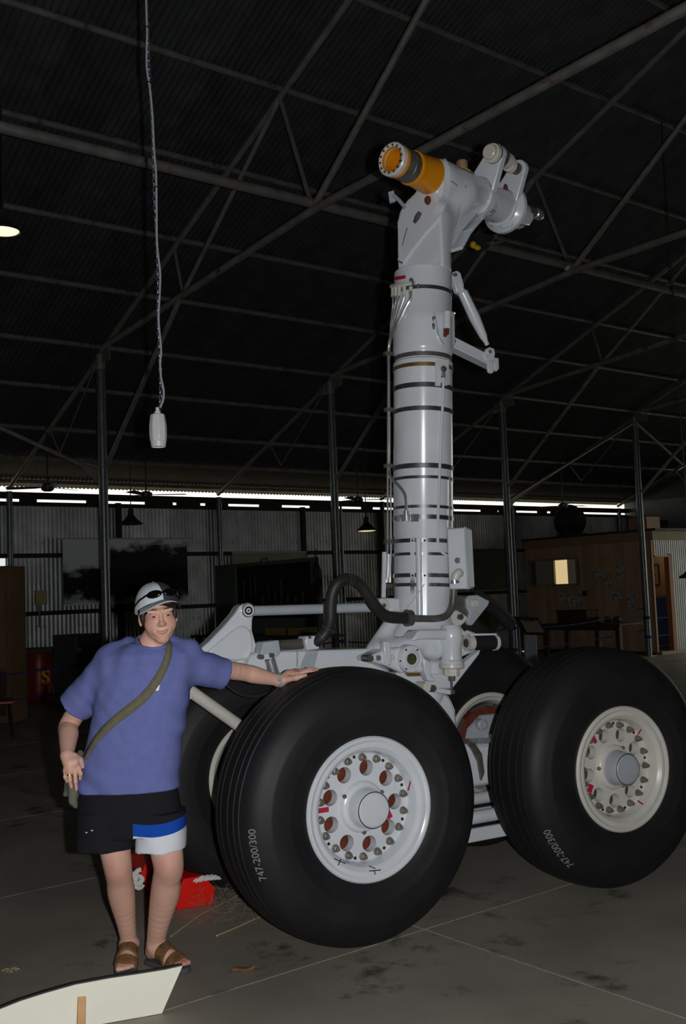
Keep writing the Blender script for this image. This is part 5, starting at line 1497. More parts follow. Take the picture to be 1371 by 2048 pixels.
# ------------------------------------------------------------------ ceiling fans
def fan(px, py, D, rot, label, rod=True):
    p = W_(px, py, D); top = roofz(BL(p).x) - .05
    t = thing('ceiling_fan', label, 'fan', (p.x, p.y, p.z), rot, 'dark ceiling fans')
    mb = MB(); mb.lathe([(-.06, .0001), (-.06, .06), (-.03, .10), (.03, .10), (.06, .05), (.06, .0001)], (0, 0, 0), (0, 0, 1), 20); mb.build('motor', M['enamel'], t)
    mb = MB(); mb.cyl((0, 0, .05), (0, 0, top - p.z), .014, n=8); mb.build('down_rod', M['enamel'], t)
    for k in range(3):
        an = 2 * math.pi * k / 3; d = Vector((math.cos(an), math.sin(an), 0)); s = Vector((-d.y, d.x, 0))
        mb = MB(); q = [d * .08 + s * .02, d * .2 + s * .05, d * .62 + s * .08, d * .64 - s * .06, d * .2 - s * .05, d * .08 - s * .02]
        q = [x + Vector((0, 0, .18 * x.dot(s))) for x in q]
        mb.prism(q, (0, 0, .008)); mb.build('blade', M['enamel'], t)
fan(292, 990, 16.5, .3, 'dark ceiling fan in front of the eave gap above the photo mural')
fan(95, 975, 16.0, 1.1, 'dark ceiling fan left of the post behind the person')
fan(715, 1000, 19.5, .2, 'dark ceiling fan left of the strut under the eave')
fan(1125, 1012, 22.0, .5, 'dark ceiling fan above the office roof')

# floodlight clamped to the tie pipe behind the gear's head
p = W_(962, 486, 9.35)
t = thing('flood_lamp', 'dark floodlight with yellow bracket on the roof pipe behind the gear head', 'lamp', (p.x, p.y, p.z), .5)
mb = MB(); mb.add([(-.13, -.08, .05), (.10, -.08, .05), (.10, .08, .05), (-.13, .08, .05), (-.05, -.03, -.05), (.06, -.03, -.05), (.06, .03, -.05), (-.05, .03, -.05)], [(0, 1, 2, 3), (7, 6, 5, 4), (0, 4, 5, 1), (1, 5, 6, 2), (2, 6, 7, 3), (3, 7, 4, 0)]); mb.build('housing', M['enamel'], t, bevel=.006)
mb = MB(); mb.ball((-.13, -.05, -.05), (.03, .03, .035), 10, 8); mb.ball((-.09, -.06, -.075), (.035, .025, .025), 10, 8); mb.build('yellow_tag', M['yellow'], t)
mb = MB(); mb.beam((.0, -.09, -.03), (.16, -.10, .0), .05, .006); mb.build('reflector', M['galv'], t)
mb = MB(); mb.cyl((0, 0, .04), (0, .02, .28), .012, n=8); mb.build('stem', M['enamel'], t)
p = W_(1133, 535, 12.9)
t = thing('roof_insulator', 'small pale ball fitting on the second truss node', 'fitting', (p.x, p.y, p.z))
mb = MB(); mb.ball((0, 0, 0), .045, 12, 8); mb.build('globe', M['greyp'], t); mb = MB(); mb.cyl((0, 0, .03), (0, 0, .12), .015, n=8); mb.build('stem', M['enamel'], t)

# ------------------------------------------------------------------ office built into the aisle
OU = 12.6; OV = -0.05; OH = 2.66
of = thing('site_office', 'brown boarded office with a lit window built under the aisle roof', 'office', B(0, OU, 0), BROT)
def ob(v, u, z): return Vector((v, u - OU, z))
wp = [BL(onT(OU, *q)) for q in ((1059, 1123), (1155, 1115), (1153, 1168), (1060, 1173))]
wv0, wv1 = (wp[0].x + wp[3].x) / 2, (wp[1].x + wp[2].x) / 2; wz0, wz1 = (wp[2].z + wp[3].z) / 2, (wp[0].z + wp[1].z) / 2
bw = .115; n = int((OV - WALL_V - .1) / bw)
for i in range(n):
    v0 = WALL_V + .1 + i * bw; v1 = v0 + bw - .006
    segs = [(.05, OH - .22)]
    if v1 > wv0 and v0 < wv1: segs = [(.05, wz0), (wz1, OH - .22)]
    for z0, z1 in segs:
        mb = MB(); mb.box(((v0 + v1) / 2, .012, (z0 + z1) / 2), (v1 - v0, .022, z1 - z0)); mb.build('cladding_board', M['brownboard'], of)
mb = MB(); mb.box(((WALL_V + OV) / 2 + .03, -.004, OH - .12), (OV - WALL_V, .03, .22)); mb.build('fascia', M['fascia'], of)
mb = MB(); mb.box((OV - .03, .0, OH / 2), (.07, .05, OH)); mb.build('corner_post', M['fascia'], of)
mb = MB(); mb.box(((WALL_V + OV) / 2 + .05, 2.0, OH), (OV - WALL_V + .2, 4.1, .05)); mb.build('office_roof', M['wood'], of)
mb = MB(); mb.box(((WALL_V + OV) / 2, 2.0, .03), (OV - WALL_V, 4.0, .06)); mb.build('office_floor', M['wood'], of)
mb = MB(); mb.box(((WALL_V + OV) / 2, .045, OH / 2), (OV - WALL_V, .01, OH - .1)); lining = mb
mb = MB(); mb.box((WALL_V + .12, 2.0, OH / 2), (.02, 3.9, OH - .1)); mb.build('lining', M['tan'], of)
mb = MB(); mb.box((-1.0, 2.2, OH / 2), (.02, 2.6, OH - .1)); mb.build('lining', M['tan'], of)
# window
wn = thing('window_1', None, None, B(0, OU, 0), BROT); wn['kind'] = 'structure'
fr = .045
for a in (((wv0 + wv1) / 2, wz0, wv1 - wv0, fr), ((wv0 + wv1) / 2, wz1, wv1 - wv0, fr)):
    mb = MB(); mb.box((a[0], -.01, a[1]), (a[2] + fr, .06, a[3])); mb.build('window_frame', M['cream'], wn)
for x in (wv0, wv0 + (wv1 - wv0) * .52, wv1):
    mb = MB(); mb.box((x, -.01, (wz0 + wz1) / 2), (fr, .06, wz1 - wz0)); mb.build('window_frame', M['cream'], wn)
def pane(f0, f1, m, nm):
    mb = MB(); a = wv0 + (wv1 - wv0) * f0; b = wv0 + (wv1 - wv0) * f1; mb.box(((a + b) / 2, .02, (wz0 + wz1) / 2), (b - a, .008, wz1 - wz0)); mb.build(nm, m, wn)
glow = mat('lit_window', srgb(250, 214, 150), .5, emit=srgb(255, 226, 168), estr=.62)
pane(.02, .12, mat('dusty_pane', srgb(96, 98, 98), .25), 'pane'); pane(.12, .50, mat('curtained_pane', srgb(112, 108, 100), .3, emit=srgb(120, 112, 96), estr=.03), 'pane')
pane(.54, .79, glow, 'lit_pane'); pane(.79, .98, mat('shaded_pane', srgb(150, 142, 124), .3, emit=srgb(150, 142, 124), estr=.05), 'pane')
# side wall of the office with its doorway
sd_ = thing('wall_office_side', None, None, B(OV, OU, 0), BROT); sd_['kind'] = 'structure'
dq = [BL(onV(OV, *q)) for q in ((1297, 1112), (1342, 1110), (1352, 1306), (1300, 1312))]
du0 = OU + .07; du1 = (dq[1].y + dq[2].y) / 2; dz1 = dq[1].z
cm_f = corr_mesh('side_sheet', .76, OH - .22, M['chip']); cm_t = corr_mesh('side_sheet', .76, OH - .22 - dz1, M['chip'])
u = du1 + .02
while u < OU + 3.4: hang(cm_f, sd_, u - OU, .06, .0, 'side_sheet'); u += .76
wtop = du1 - du0
cm_t2 = corr_mesh('side_sheet', round((wtop + .03) / .076) * .076, OH - .22 - dz1, M['chip']); hang(cm_t2, sd_, du0 - OU, dz1, .0, 'side_sheet')
mb = MB(); mb.box((.03, 2.0, OH - .12), (.05, 4.05, .2)); mb.build('top_board', M['cream'], sd_)
mb = MB(); mb.box((.05, 2.0, .03), (.14, 4.05, .06)); mb.build('sill_board', M['cream'], sd_)
dn = thing('door_1', None, None, B(OV, OU, 0), BROT); dn['kind'] = 'structure'
dw = (du1 - du0)
mb = MB(); mb.box((-.04, du1 - OU - .06, dz1 / 2 + .03), (.12, .12, dz1)); mb.build('jamb', mat('orange_brown_jamb', srgb(140, 88, 52), .6, var=.1), dn)
mb = MB(); mb.box((-.03, (du0 + du1) / 2 - OU, dz1 - .02), (.1, dw, .04)); mb.build('lintel', M['fascia'], dn)
# things seen through the doorway
q = BL(onV(-.9, 1325, 1265)); t = thing('blue_panel', 'faded blue display panel inside the office doorway', 'panel', B(-.62, q.y, .06), BROT)
mb = MB(); mb.box((0, -.1, .60), (.03, 1.1, 1.05)); mb.build('board', M['blued'], t, bevel=.004); mb = MB(); mb.box((.018, -.1, 1.15), (.03, 1.12, .05)); mb.build('rail', M['cream'], t)
mb = MB(); mb.box((.02, .0, .62), (.004, .3, .2)); mb.build('note', M['cream'], t)
q = BL(onV(-.98, 1308, 1150)); t = thing('framed_picture', 'dark framed picture on the office wall seen through the doorway', 'picture', B(-.98, q.y, q.z), BROT)
for dy, dz_, sy, sz in ((-.17, 0, .03, .48), (.17, 0, .03, .48), (0, .23, .36, .03), (0, -.23, .36, .03)):
    mb = MB(); mb.box((0, dy, dz_), (.03, sy, sz)); mb.build('frame', M['dark'], t)
mb = MB(); mb.box((-.005, 0, 0), (.01, .33, .45)); mb.build('print', M['tan'], t)
mb = MB(); mb.ball((.003, 0, .0), (.003, .03, .04), 10, 6); mb.build('seal', M['wood'], t)
q = BL(onV(-.7, 1305, 1210)); t = thing('coat', 'dark coat hanging inside the office doorway', 'coat', B(-.85, q.y - .02, .9), BROT)
f = Field((-.12, -.25, 0), (.12, .25, 1.0), .014); f.loft([(.02, 0, 0, .07, .16), (.5, 0, 0, .06, .14), (.75, 0, 0, .06, .12), (.85, 0, 0, .04, .06)], 0); f.warp(lambda X, Y, Z: .008 * np.sin(40 * Y)); f.build('cloth', M['dark'], t, 1)
t = thing('office_lamp', 'ceiling lamp inside the office', 'lamp', B(-.5, OU + 2.2, 2.5), BROT)
mb = MB(); mb.lathe([(0, .12), (.03, .11), (.05, .05), (.06, .0001)], (0, 0, 0), (0, 0, 1), 20); mb.build('fitting', M['plastic'], t)
mb = MB(); mb.ball((0, 0, -.02), .05, 14, 8); mb.build('bulb', mat('office_bulb', (1, 1, 1), .5, emit=(1, .8, .5), estr=45), t)
# notices pinned to the boards
NT = [((1183, 1138), (1202, 1155), 'upper left'), ((1205, 1150), (1222, 1176), 'middle'), ((1229, 1131), (1246, 1143), 'top right'), ((1230, 1146), (1247, 1158), 'upper right lower'),
      ((1118, 1183), (1131, 1205), 'low left beneath the window'), ((1134, 1189), (1164, 1212), 'wide drawing'), ((1223, 1184), (1243, 1202), 'sketch with dark mark'), ((1250, 1186), (1269, 1216), 'striped list')]
NL = ['pale notice highest on the left of the brown office wall', 'tall pale notice in the middle of the office notices', 'small pale notice topmost at the right of the office wall', 'pale notice just beneath the topmost right notice',
      'narrow pale notice below the lit office window', 'wide pale drawing below the office window', 'notice with a dark sketch right of the wide drawing', 'striped list pinned furthest right on the office wall']
for (a, b, _), lab in zip(NT, NL):
    p, q = BL(onT(OU - .02, *a)), BL(onT(OU - .02, *b)); c = B((p.x + q.x) / 2, OU - .006, (p.z + q.z) / 2)
    mb = MB(); mb.box((0, 0, 0), (abs(q.x - p.x), .004, abs(p.z - q.z))); o = mb.build('notice', M['paper'], None, smooth=0, loc=c); o.rotation_euler = (0, 0, BROT); tag(o, lab, 'notice', 'notices on the office wall')
mb = MB(); p = BL(onT(OU - .03, 1168, 1187)); mb.box((0, 0, 0), (.10, .05, .12)); o = mb.build('switch_box', M['enamel'], None, bevel=.006, loc=B(p.x, OU - .025, p.z)); o.rotation_euler = (0, 0, BROT); tag(o, 'small dark switch box on the brown office wall', 'switch')
# stored things on the office roof
def onroof(px, py, z, v): 
    p = BL(onV(v, px, py)); return p
def stored(name, lab, cat, v, u, builder):
    t = thing(name, lab, cat, B(v, u, OH + .03), BROT); builder(t); return t
def b_engine(t):
    mb = MB(); mb.lathe([(-.25, .0001), (-.25, .22), (-.2, .36), (-.05, .40), (.1, .34), (.2, .18), (.25, .0001)], (0, 0, .36), (1, -.4, 0), 24); mb.build('cowl', M['dark'], t)
    mb = MB()
    for k in range(3): mb.ball((0, -.12 + .1 * k, .42 + .1 * (k % 2)), (.12, .12, .1), 10, 8)
    mb.build('cylinders', M['enamel'], t)
    mb = MB(); mb.box((0, 0, .03), (.5, .5, .06)); mb.build('stand', M['wood'], t)
pe = BL(onV(-2.6, 1130, 1062)); stored('stored_engine', 'dark rounded engine cover stored on top of the office', 'engine', -2.6, max(pe.y, OU + .5), b_engine)
def crate(w, d, h, m):
    def f_(t):
        mb = MB(); mb.box((0, 0, h / 2), (w, d, h)); mb.build('carton', M[m], t, bevel=.008)
        mb = MB(); mb.box((0, 0, h + .004), (w * 1.02, d * .2, .008)); mb.build('lid_tape', M['cream'], t)
    return f_
stored('storage_carton', 'brown carton on the office roof beside the corner post', 'carton', -1.0, OU + 1.1, crate(.5, .5, .32, 'fascia'))
stored('storage_carton', 'dark box on the office roof right of the carton', 'carton', -1.45, OU + 2.0, crate(.5, .6, .30, 'wood'))
def panel_(t):
    mb = MB(); mb.beam((0, -.9, .25), (0, .9, .25), .03, .5); mb.build('sheet', M['chip'], t); mb = MB(); mb.beam((.02, -.9, .25), (.02, .9, .25), .02, .03); mb.build('batten', M['cream'], t)
stored('roofing_sheet', 'pale roofing sheet lying on edge at the right of the office roof', 'panel', -.35, OU + 2.9, panel_)

# ------------------------------------------------------------------ desk and lectern before the office
q0, q1 = BL(onT(11.3, 1094, 1250)), BL(onT(11.3, 1252, 1243))
tz = (q0.z + q1.z) / 2
t = thing('wooden_table', 'dark wooden table standing before the brown office wall', 'table', B((q0.x + q1.x) / 2, 11.45, 0), BROT)
hw = (q1.x - q0.x) / 2
mb = MB(); mb.box((0, 0, tz - .02), (hw * 2, .75, .04)); mb.build('tabletop', M['wood'], t, bevel=.004)
mb = MB(); mb.box((0, -.3, tz - .09), (hw * 1.9, .03, .1)); mb.build('apron', M['wood'], t)
for x in (-.92, -.35, .42, .92):
    mb = MB(); mb.box((x * hw, -.3, (tz - .04) / 2), (.09, .09, tz - .04)); mb.build('leg', M['wood'], t)
c0, c1 = BL(onT(11.45, 1126, 1225)), BL(onT(11.45, 1185, 1247))
t = thing('wooden_chest', 'dark chest on the table before the office', 'chest', B((c0.x + c1.x) / 2, 11.45, tz), BROT)
mb = MB(); mb.box((0, 0, .13), (abs(c1.x - c0.x), .4, .26)); mb.build('box', M['wood'], t, bevel=.006); mb = MB(); mb.box((0, 0, .272), (abs(c1.x - c0.x) * 1.03, .42, .025)); mb.build('lid', M['dark'], t)
for (px, lab) in ((1193, 'low dark bowl right of the chest on the table'), (1217, 'dark pot in the middle of the table end'), (1233, 'small dark jar at the right end of the table')):
    c = BL(onT(11.45, px, 1243)); t = thing('pot', lab, 'pot', B(c.x, 11.45, tz), BROT, 'small pots on the table')
    mb = MB(); mb.lathe([(0, .05), (.05, .09), (.11, .08), (.12, .06)], (0, 0, 0), (0, 0, 1), 16, cap0=True); mb.build('vessel', M['wood'], t); mb = MB(); mb.lathe([(.10, .07), (.12, .085), (.125, .07)], (0, 0, 0), (0, 0, 1), 16); mb.build('rim', M['dark'], t)
lp = W_(1062, 1290, 18.6)
t = thing('information_stand', 'slanted information stand with a white panel right of the strut post', 'stand', (lp.x, lp.y, 0), .2)
mb = MB(); mb.box((0, .05, .4), (.22, .08, .8)); mb.build('pedestal', M['greyp'], t, bevel=.01); mb = MB(); mb.box((0, 0, .015), (.4, .4, .03)); mb.build('foot', M['greyp'], t)
RX = Matrix.Rotation(.62, 3, 'X') @ Matrix.Rotation(.1, 3, 'Y')
mb = MB(); mb.box((0, 0, .86), (.46, .5, .03), RX); mb.build('slanted_board', M['enamel'], t, bevel=.004)
mb = MB(); mb.box(RX @ Vector((.02, -.03, .018)) + Vector((0, 0, .86)), (.34, .36, .004), RX); mb.build('text_panel', M['cream'], t)
mb = MB(); mb.box(RX @ Vector((.02, .14, .021)) + Vector((0, 0, .86)), (.2, .05, .004), RX); mb.build('red_heading', M['redd'], t)

# ------------------------------------------------------------------ blue barrier ropes between the posts
def rope(u0, u1, z0, z1, sag, lab):
    P = []
    for i in range(17):
        s_ = i / 16; P.append(Vector((-.075, (u1 - u0) * s_, z0 + (z1 - z0) * s_ - sag * 4 * s_ * (1 - s_) - z0)))
    t = thing('barrier_rope', lab, 'rope', B(0, u0, z0), BROT, 'blue barrier ropes')
    mb = MB(); mb.tube(P, .011, 7); mb.build('rope_line', M['rope_blue'], t)
    mb = MB(); mb.lathe([(-.03, .068), (-.02, .076), (.02, .076), (.03, .068)], (0, 0, 0), (0, 0, 1), 16); mb.build('rope_knot', M['rope_blue'], t)
NM = {-1: 'left of the post behind the person', 0: 'behind the person and wheel', 1: 'behind the hose loop', 2: 'right of the strut before the office', 3: 'across the office doorway'}
for k in range(-1, 4):
    u1_ = min((k + 1) * BAY, UHI - .1)
    rope(k * BAY, u1_, .80, .80 if k < 2 else 1.0, .12, 'upper blue rope ' + NM[k]); rope(k * BAY, u1_, .40, .42 if k < 2 else .55, .06, 'lower blue rope ' + NM[k])

# ------------------------------------------------------------------ along the far wall
pc = [BL(onV(WALL_V + .1, *q)) for q in ((122, 1079), (370, 1080), (370, 1200), (122, 1214))]
u0, u1, z0, z1 = pc[0].y, pc[1].y, (pc[2].z + pc[3].z) / 2, pc[0].z
mm = bpy.data.materials.new('mural_print'); mm.use_nodes = True; nt = mm.node_tree; N = nt.nodes; L = nt.links; pb = N['Principled BSDF']; pb.inputs['Roughness'].default_value = .5
tc = N.new('ShaderNodeTexCoord'); sx = N.new('ShaderNodeSeparateXYZ'); L.new(tc.outputs['Generated'], sx.inputs[0])
ns = N.new('ShaderNodeTexNoise'); ns.inputs['Scale'].default_value = 5; ns.inputs['Detail'].default_value = 7; ns.inputs['Roughness'].default_value = .65; L.new(tc.outputs['Generated'], ns.inputs['Vector'])
def mth(op, a, b, c=None):
    n_ = N.new('ShaderNodeMath'); n_.operation = op
    for i, x in enumerate((a, b)):
        if x is None: continue
        if isinstance(x, (int, float)): n_.inputs[i].default_value = x
        else: L.new(x, n_.inputs[i])
    return n_.outputs[0]
h_ = sx.outputs['Z']; x_ = sx.outputs['Y']
sky_ = mth('MULTIPLY', mth('SUBTRACT', h_, .42), 2.2); sky_ = mth('SUBTRACT', sky_, mth('MULTIPLY', mth('GREATER_THAN', x_, .36), .75)); gnd = mth('MULTIPLY', mth('SUBTRACT', .22, h_), 2.2)
val = mth('ADD', mth('MAXIMUM', sky_, gnd), mth('MULTIPLY', mth('SUBTRACT', ns.outputs['Fac'], .5), 1.6))
rp = N.new('ShaderNodeValToRGB'); rp.color_ramp.elements[0].position = .12; rp.color_ramp.elements[0].color = srgb(16, 18, 18); rp.color_ramp.elements[1].position = .42; rp.color_ramp.elements[1].color = srgb(226, 230, 234)
L.new(val, rp.inputs['Fac']); L.new(rp.outputs['Color'], pb.inputs['Base Color'])
t = thing('photo_mural', 'large black and white photo print hung on the corrugated wall', 'photo print', B(WALL_V + .16, (u0 + u1) / 2, z0), BROT)
mb = MB(); mb.box((0, 0, (z1 - z0) / 2), (.012, u1 - u0, z1 - z0)); mb.build('print', mm, t)
mb = MB(); mb.box((0, 0, z1 - z0 + .01), (.03, u1 - u0 + .2, .025)); mb.build('hanging_rail', M['greyp'], t)
p = BL(onV(WALL_V + .15, 81, 1195)); t = thing('meter_box', 'beige meter box on the corrugated wall at the left', 'meter box', B(WALL_V + .10, p.y, p.z), BROT)
mb = MB(); mb.box((.06, 0, 0), (.1, .19, .24)); mb.build('case', mat('beige_box', srgb(196, 178, 130), .6), t, bevel=.01); mb = MB(); mb.tube([(.05, -.03, -.1), (.05, -.03, -.5)], .014, 8); mb.build('conduit', M['enamel'], t)
p = BL(onV(WALL_V + .1, 3, 1124)); wn2 = thing('window_2', None, None, B(WALL_V + .05, p.y, p.z), BROT); wn2['kind'] = 'structure'
mb = MB(); mb.box((.0, 0, 0), (.02, .16, .16)); mb.build('bright_pane', mat('daylit_pane', srgb(230, 236, 240), .5, emit=(.9, .95, 1), estr=.8), wn2); mb = MB(); mb.box((-.01, 0, 0), (.02, .22, .22)); mb.build('window_frame', M['cream'], wn2)
pc = [BL(onV(WALL_V + .1, *q)) for q in ((462, 1103), (610, 1105))]
t = thing('cream_board', 'pale board fixed high on the wall behind the green display case', 'board', B(WALL_V + .12, (pc[0].y + pc[1].y) / 2, 2.1), BROT)
mb = MB(); mb.box((0, 0, .17), (.02, abs(pc[1].y - pc[0].y), .34)); mb.build('sheet', M['cream'], t); mb = MB(); mb.box((.012, 0, .34), (.02, abs(pc[1].y - pc[0].y), .02)); mb.build('top_batten', M['greyp'], t)
p0_, p1_ = BL(onV(WALL_V + .1, 950, 1100)), BL(onV(WALL_V + .1, 1010, 1178))
t = thing('grey_panel', 'dull grey-green panel on the wall right of the strut', 'panel', B(WALL_V + .12, (p0_.y + p1_.y) / 2, p1_.z), BROT)
mb = MB(); mb.box((0, 0, (p0_.z - p1_.z) / 2), (.03, abs(p1_.y - p0_.y) + .25, p0_.z - p1_.z)); mb.build('sheet', M['green'], t); mb = MB(); mb.box((.02, .5, .12), (.02, .03, .1)); mb.build('latch', M['brass'], t)
# green display case with tools on black cloth
GU = 3.75
g = [BL(onT(GU, *q)) for q in ((432, 1130), (664, 1113), (664, 1292), (470, 1135), (622, 1122))]
gv0, gv1 = g[0].x, -.10; gz1 = (g[0].z + g[1].z) / 2; kv0, kv1 = g[3].x, g[4].x; kz1 = (g[3].z + g[4].z) / 2; kz0 = BL(onT(GU, 560, 1236)).z
t = thing('display_case', 'green display case with tools hung on black cloth', 'display case', B((gv0 + gv1) / 2, GU, 0), BROT)
gc = (gv0 + gv1) / 2
for a, b, c, d in ((gv0, kv0, kz0 - .2, gz1), (kv1, gv1, .25, gz1), (kv0, kv1, kz1, gz1), (kv0, kv1, .55, kz0)):
    mb = MB(); mb.box(((a + b) / 2 - gc, 0, (c + d) / 2), (b - a, .05, d - c)); mb.build('case_panel', M['green'], t, bevel=.004)
mb = MB(); mb.box(((kv0 + kv1) / 2 - gc, .05, (kz0 + kz1) / 2), (kv1 - kv0, .03, kz1 - kz0)); mb.build('black_cloth', M['blackboard'], t)
for x in (gv0 + .05, gv1 - .05):
    mb = MB(); mb.box((x - gc, .06, gz1 / 2 - .1), (.06, .06, gz1 - .2)); mb.build('leg', M['green'], t)
mb = MB(); mb.tube([((kv0 + kv1) / 2 - gc - .3, 0, gz1), ((kv0 + kv1) / 2 - gc - .28, 0, gz1 + .05), ((kv0 + kv1) / 2 - gc - .12, 0, gz1 + .05), ((kv0 + kv1) / 2 - gc - .10, 0, gz1)], .01, 6); mb.build('handle', M['enamel'], t)
rt = random.Random(5); TN_ = ['long spanner', 'short spanner', 'tee handle', 'thin drift', 'hooked bar', 'flat file', 'punch', 'pair of pliers', 'ring spanner', 'long rod']
for i, nm in enumerate(TN_):
    v = kv0 + (kv1 - kv0) * (.10 + .085 * i + rt.uniform(-.01, .01)); h = rt.uniform(.16, .42); z = kz0 + (kz1 - kz0) * rt.uniform(.35, .8)
    tt = thing('hand_tool', 'grey %s hanging on the black cloth, %s from its left end' % (nm, ['first', 'second', 'third', 'fourth', 'fifth', 'sixth', 'seventh', 'eighth', 'ninth', 'tenth'][i]), 'tool', B(v, GU + .018, z), BROT, 'tools on the black cloth')
    mb = MB(); mb.box((0, 0, -h / 2), (.022, .012, h)); mb.build('shank', M['tool'], tt, bevel=.003)
    mb = MB(); mb.lathe([(-.006, .012), (-.006, .032), (.006, .032), (.006, .012)], (0, 0, 0), (0, 1, 0), 12); mb.build('head', M['tool'], tt)
p = BL(onT(GU - .05, 633, 1112)); t = thing('hanging_lantern', 'dark pear-shaped lantern hanging at the right of the display case', 'lantern', B(p.x, GU - .06, p.z - .38), BROT)
mb = MB(); mb.lathe([(0, .0001), (.02, .05), (.12, .08), (.22, .05), (.30, .02), (.36, .02)], (0, 0, 0), (0, 0, 1), 14); mb.build('body', M['dark'], t); mb = MB(); mb.cyl((0, 0, .34), (0, 0, .50), .008, n=6); mb.build('hook', M['dark'], t)
# work bench in front of the case
BU = 3.1; q = [BL(onT(BU, *x)) for x in ((420, 1272), (650, 1266))]; bz = (q[0].z + q[1].z) / 2; bc = (q[0].x + q[1].x) / 2
t = thing('work_bench', 'dark timber bench below the green display case', 'bench', B(bc, BU, 0), BROT)
bl = q[1].x - q[0].x
for k in range(4):
    mb = MB(); mb.box((0, -.3 + .2 * k, bz - .02), (bl, .19, .04)); mb.build('plank', M['wood'], t)
for x in (-.46, .46):
    for y in (-.3, .3):
        mb = MB(); mb.box((x * bl, y, (bz - .04) / 2), (.08, .08, bz - .04)); mb.build('leg', M['wood'], t)
c = BL(onT(BU, 580, 1256)); t = thing('yellow_case', 'yellowish wooden case on the bench behind the grey rod', 'case', B(c.x, BU, bz), BROT)
w_c = BL(onT(BU, 620, 1256)).x - BL(onT(BU, 541, 1256)).x
mb = MB(); mb.box((0, 0, .06), (w_c, .25, .12)); mb.build('case_body', mat('yellow_case_paint', srgb(150, 128, 62), .6, var=.15), t, bevel=.006); mb = MB(); mb.box((.1, -.13, .06), (.05, .02, .10)); mb.build('clasp', M['redd'], t)
for i, (px, w, dz_, lab) in enumerate(((455, .35, .06, 'low timber block at the left end of the bench'), (500, .5, .035, 'flat plank left of the yellow case'), (640, .25, .05, 'short timber block right of the yellow case'))):
    c = BL(onT(BU, px, 1268)); t = thing('timber_block', lab, 'timber', B(c.x, BU - .2, bz), BROT + .05, 'timber on the bench')
    mb = MB(); mb.box((0, 0, dz_ / 2), (w, .15, dz_)); mb.build('block', M['palewood' if i == 1 else 'wood'], t, bevel=.003); mb = MB(); mb.box((w * .3, 0, dz_ + .003), (.03, .15, .006)); mb.build('cleat', M['wood'], t)
# red drum, its lid board, machine boxes, tall cabinet, chair at the left edge
dp = onfloor(79, 1404); t = thing('oil_drum', 'dark red steel drum with a yellow letter by the left wall', 'drum', dp, 0)
R_ = .235; HD_ = .80
mb = MB(); mb.lathe([(0, .0001), (0, R_ - .006), (.012, R_), (.26, R_), (.27, R_ + .009), (.29, R_ + .009), (.30, R_), (.52, R_), (.53, R_ + .009), (.55, R_ + .009), (.56, R_), (HD_ - .012, R_), (HD_, R_ - .006), (HD_ - .008, R_ - .02), (HD_ - .012, .0001)], (0, 0, 0), (0, 0, 1), 36); mb.build('barrel', M['redd'], t)
vs, fs = text_mesh('S', .30, bold=.006); o_ = []
for x, y, z in vs:
    an = -math.pi / 2 + .75 + x / R_; o_.append(((R_ + .003) * math.cos(an), (R_ + .003) * math.sin(an), .41 + y))
mb = MB(); mb.add(o_, fs); mb.build('drum_letter', M['yellow'], t, smooth=0)
t = thing('drum_board', 'dark board lying across the top of the red drum', 'board', (dp.x - .05, dp.y, HD_), .1)
mb = MB(); mb.box((0, 0, .04), (.62, .5, .08)); mb.build('slab', M['wood'], t, bevel=.004); mb = MB(); mb.box((0, 0, .085), (.5, .1, .01)); mb.build('batten', M['wood'], t)
p = W_(155, 1330, 16.6); t = thing('machine_box', 'dark machine box with a small white label behind the shoulder', 'machine', (p.x, p.y, 0), -.6)
mb = MB(); mb.box((0, 0, .55), (.55, .5, 1.1)); mb.build('case', M['enamel'], t, bevel=.01); mb = MB(); mb.box((.35, -.02, .45), (.3, .45, .9)); mb.build('side_unit', M['wood'], t, bevel=.01); mb = MB(); mb.box((.35, -.26, .86), (.10, .01, .06)); mb.build('label_plate', M['cream'], t)
p = W_(8, 1400, 14.6); t = thing('tall_cabinet', 'tall brown cabinet at the left edge of the picture', 'cabinet', (p.x - .05, p.y, 0), BROT + .75)
mb = MB(); mb.box((0, 0, 1.07), (.55, .5, 2.14)); mb.build('carcass', mat('cabinet_brown', srgb(112, 84, 54), .7, var=.2, vscale=3), t, bevel=.006); mb = MB(); mb.box((-.02, -.26, 1.4), (.48, .02, 1.3)); mb.build('cabinet_door', mat('cabinet_door_brown', srgb(122, 94, 62), .7, var=.2, vscale=3), t, bevel=.004); mb = MB(); mb.box((-.02, -.26, .4), (.48, .02, .6)); mb.build('cabinet_door', M['wood'], t, bevel=.004)
lp = onfloor(16, 1478); t = thing('chair', 'red seated chair with black legs at the left edge', 'chair', (lp.x - .16, lp.y + .05, 0), .35)
mb = MB(); mb.box((0, 0, .44), (.42, .42, .05)); mb.build('seat', M['redd'], t, bevel=.015); mb = MB(); mb.box((-.2, .0, .72), (.04, .42, .34)); mb.build('backrest', M['redd'], t, bevel=.012)
for x in (-.18, .18):
    for y in (-.18, .18):
        mb = MB(); mb.cyl((x * .9, y * .9, .43), (x * 1.1, y * 1.1, 0), .014, n=8); mb.build('leg', M['dark'], t)

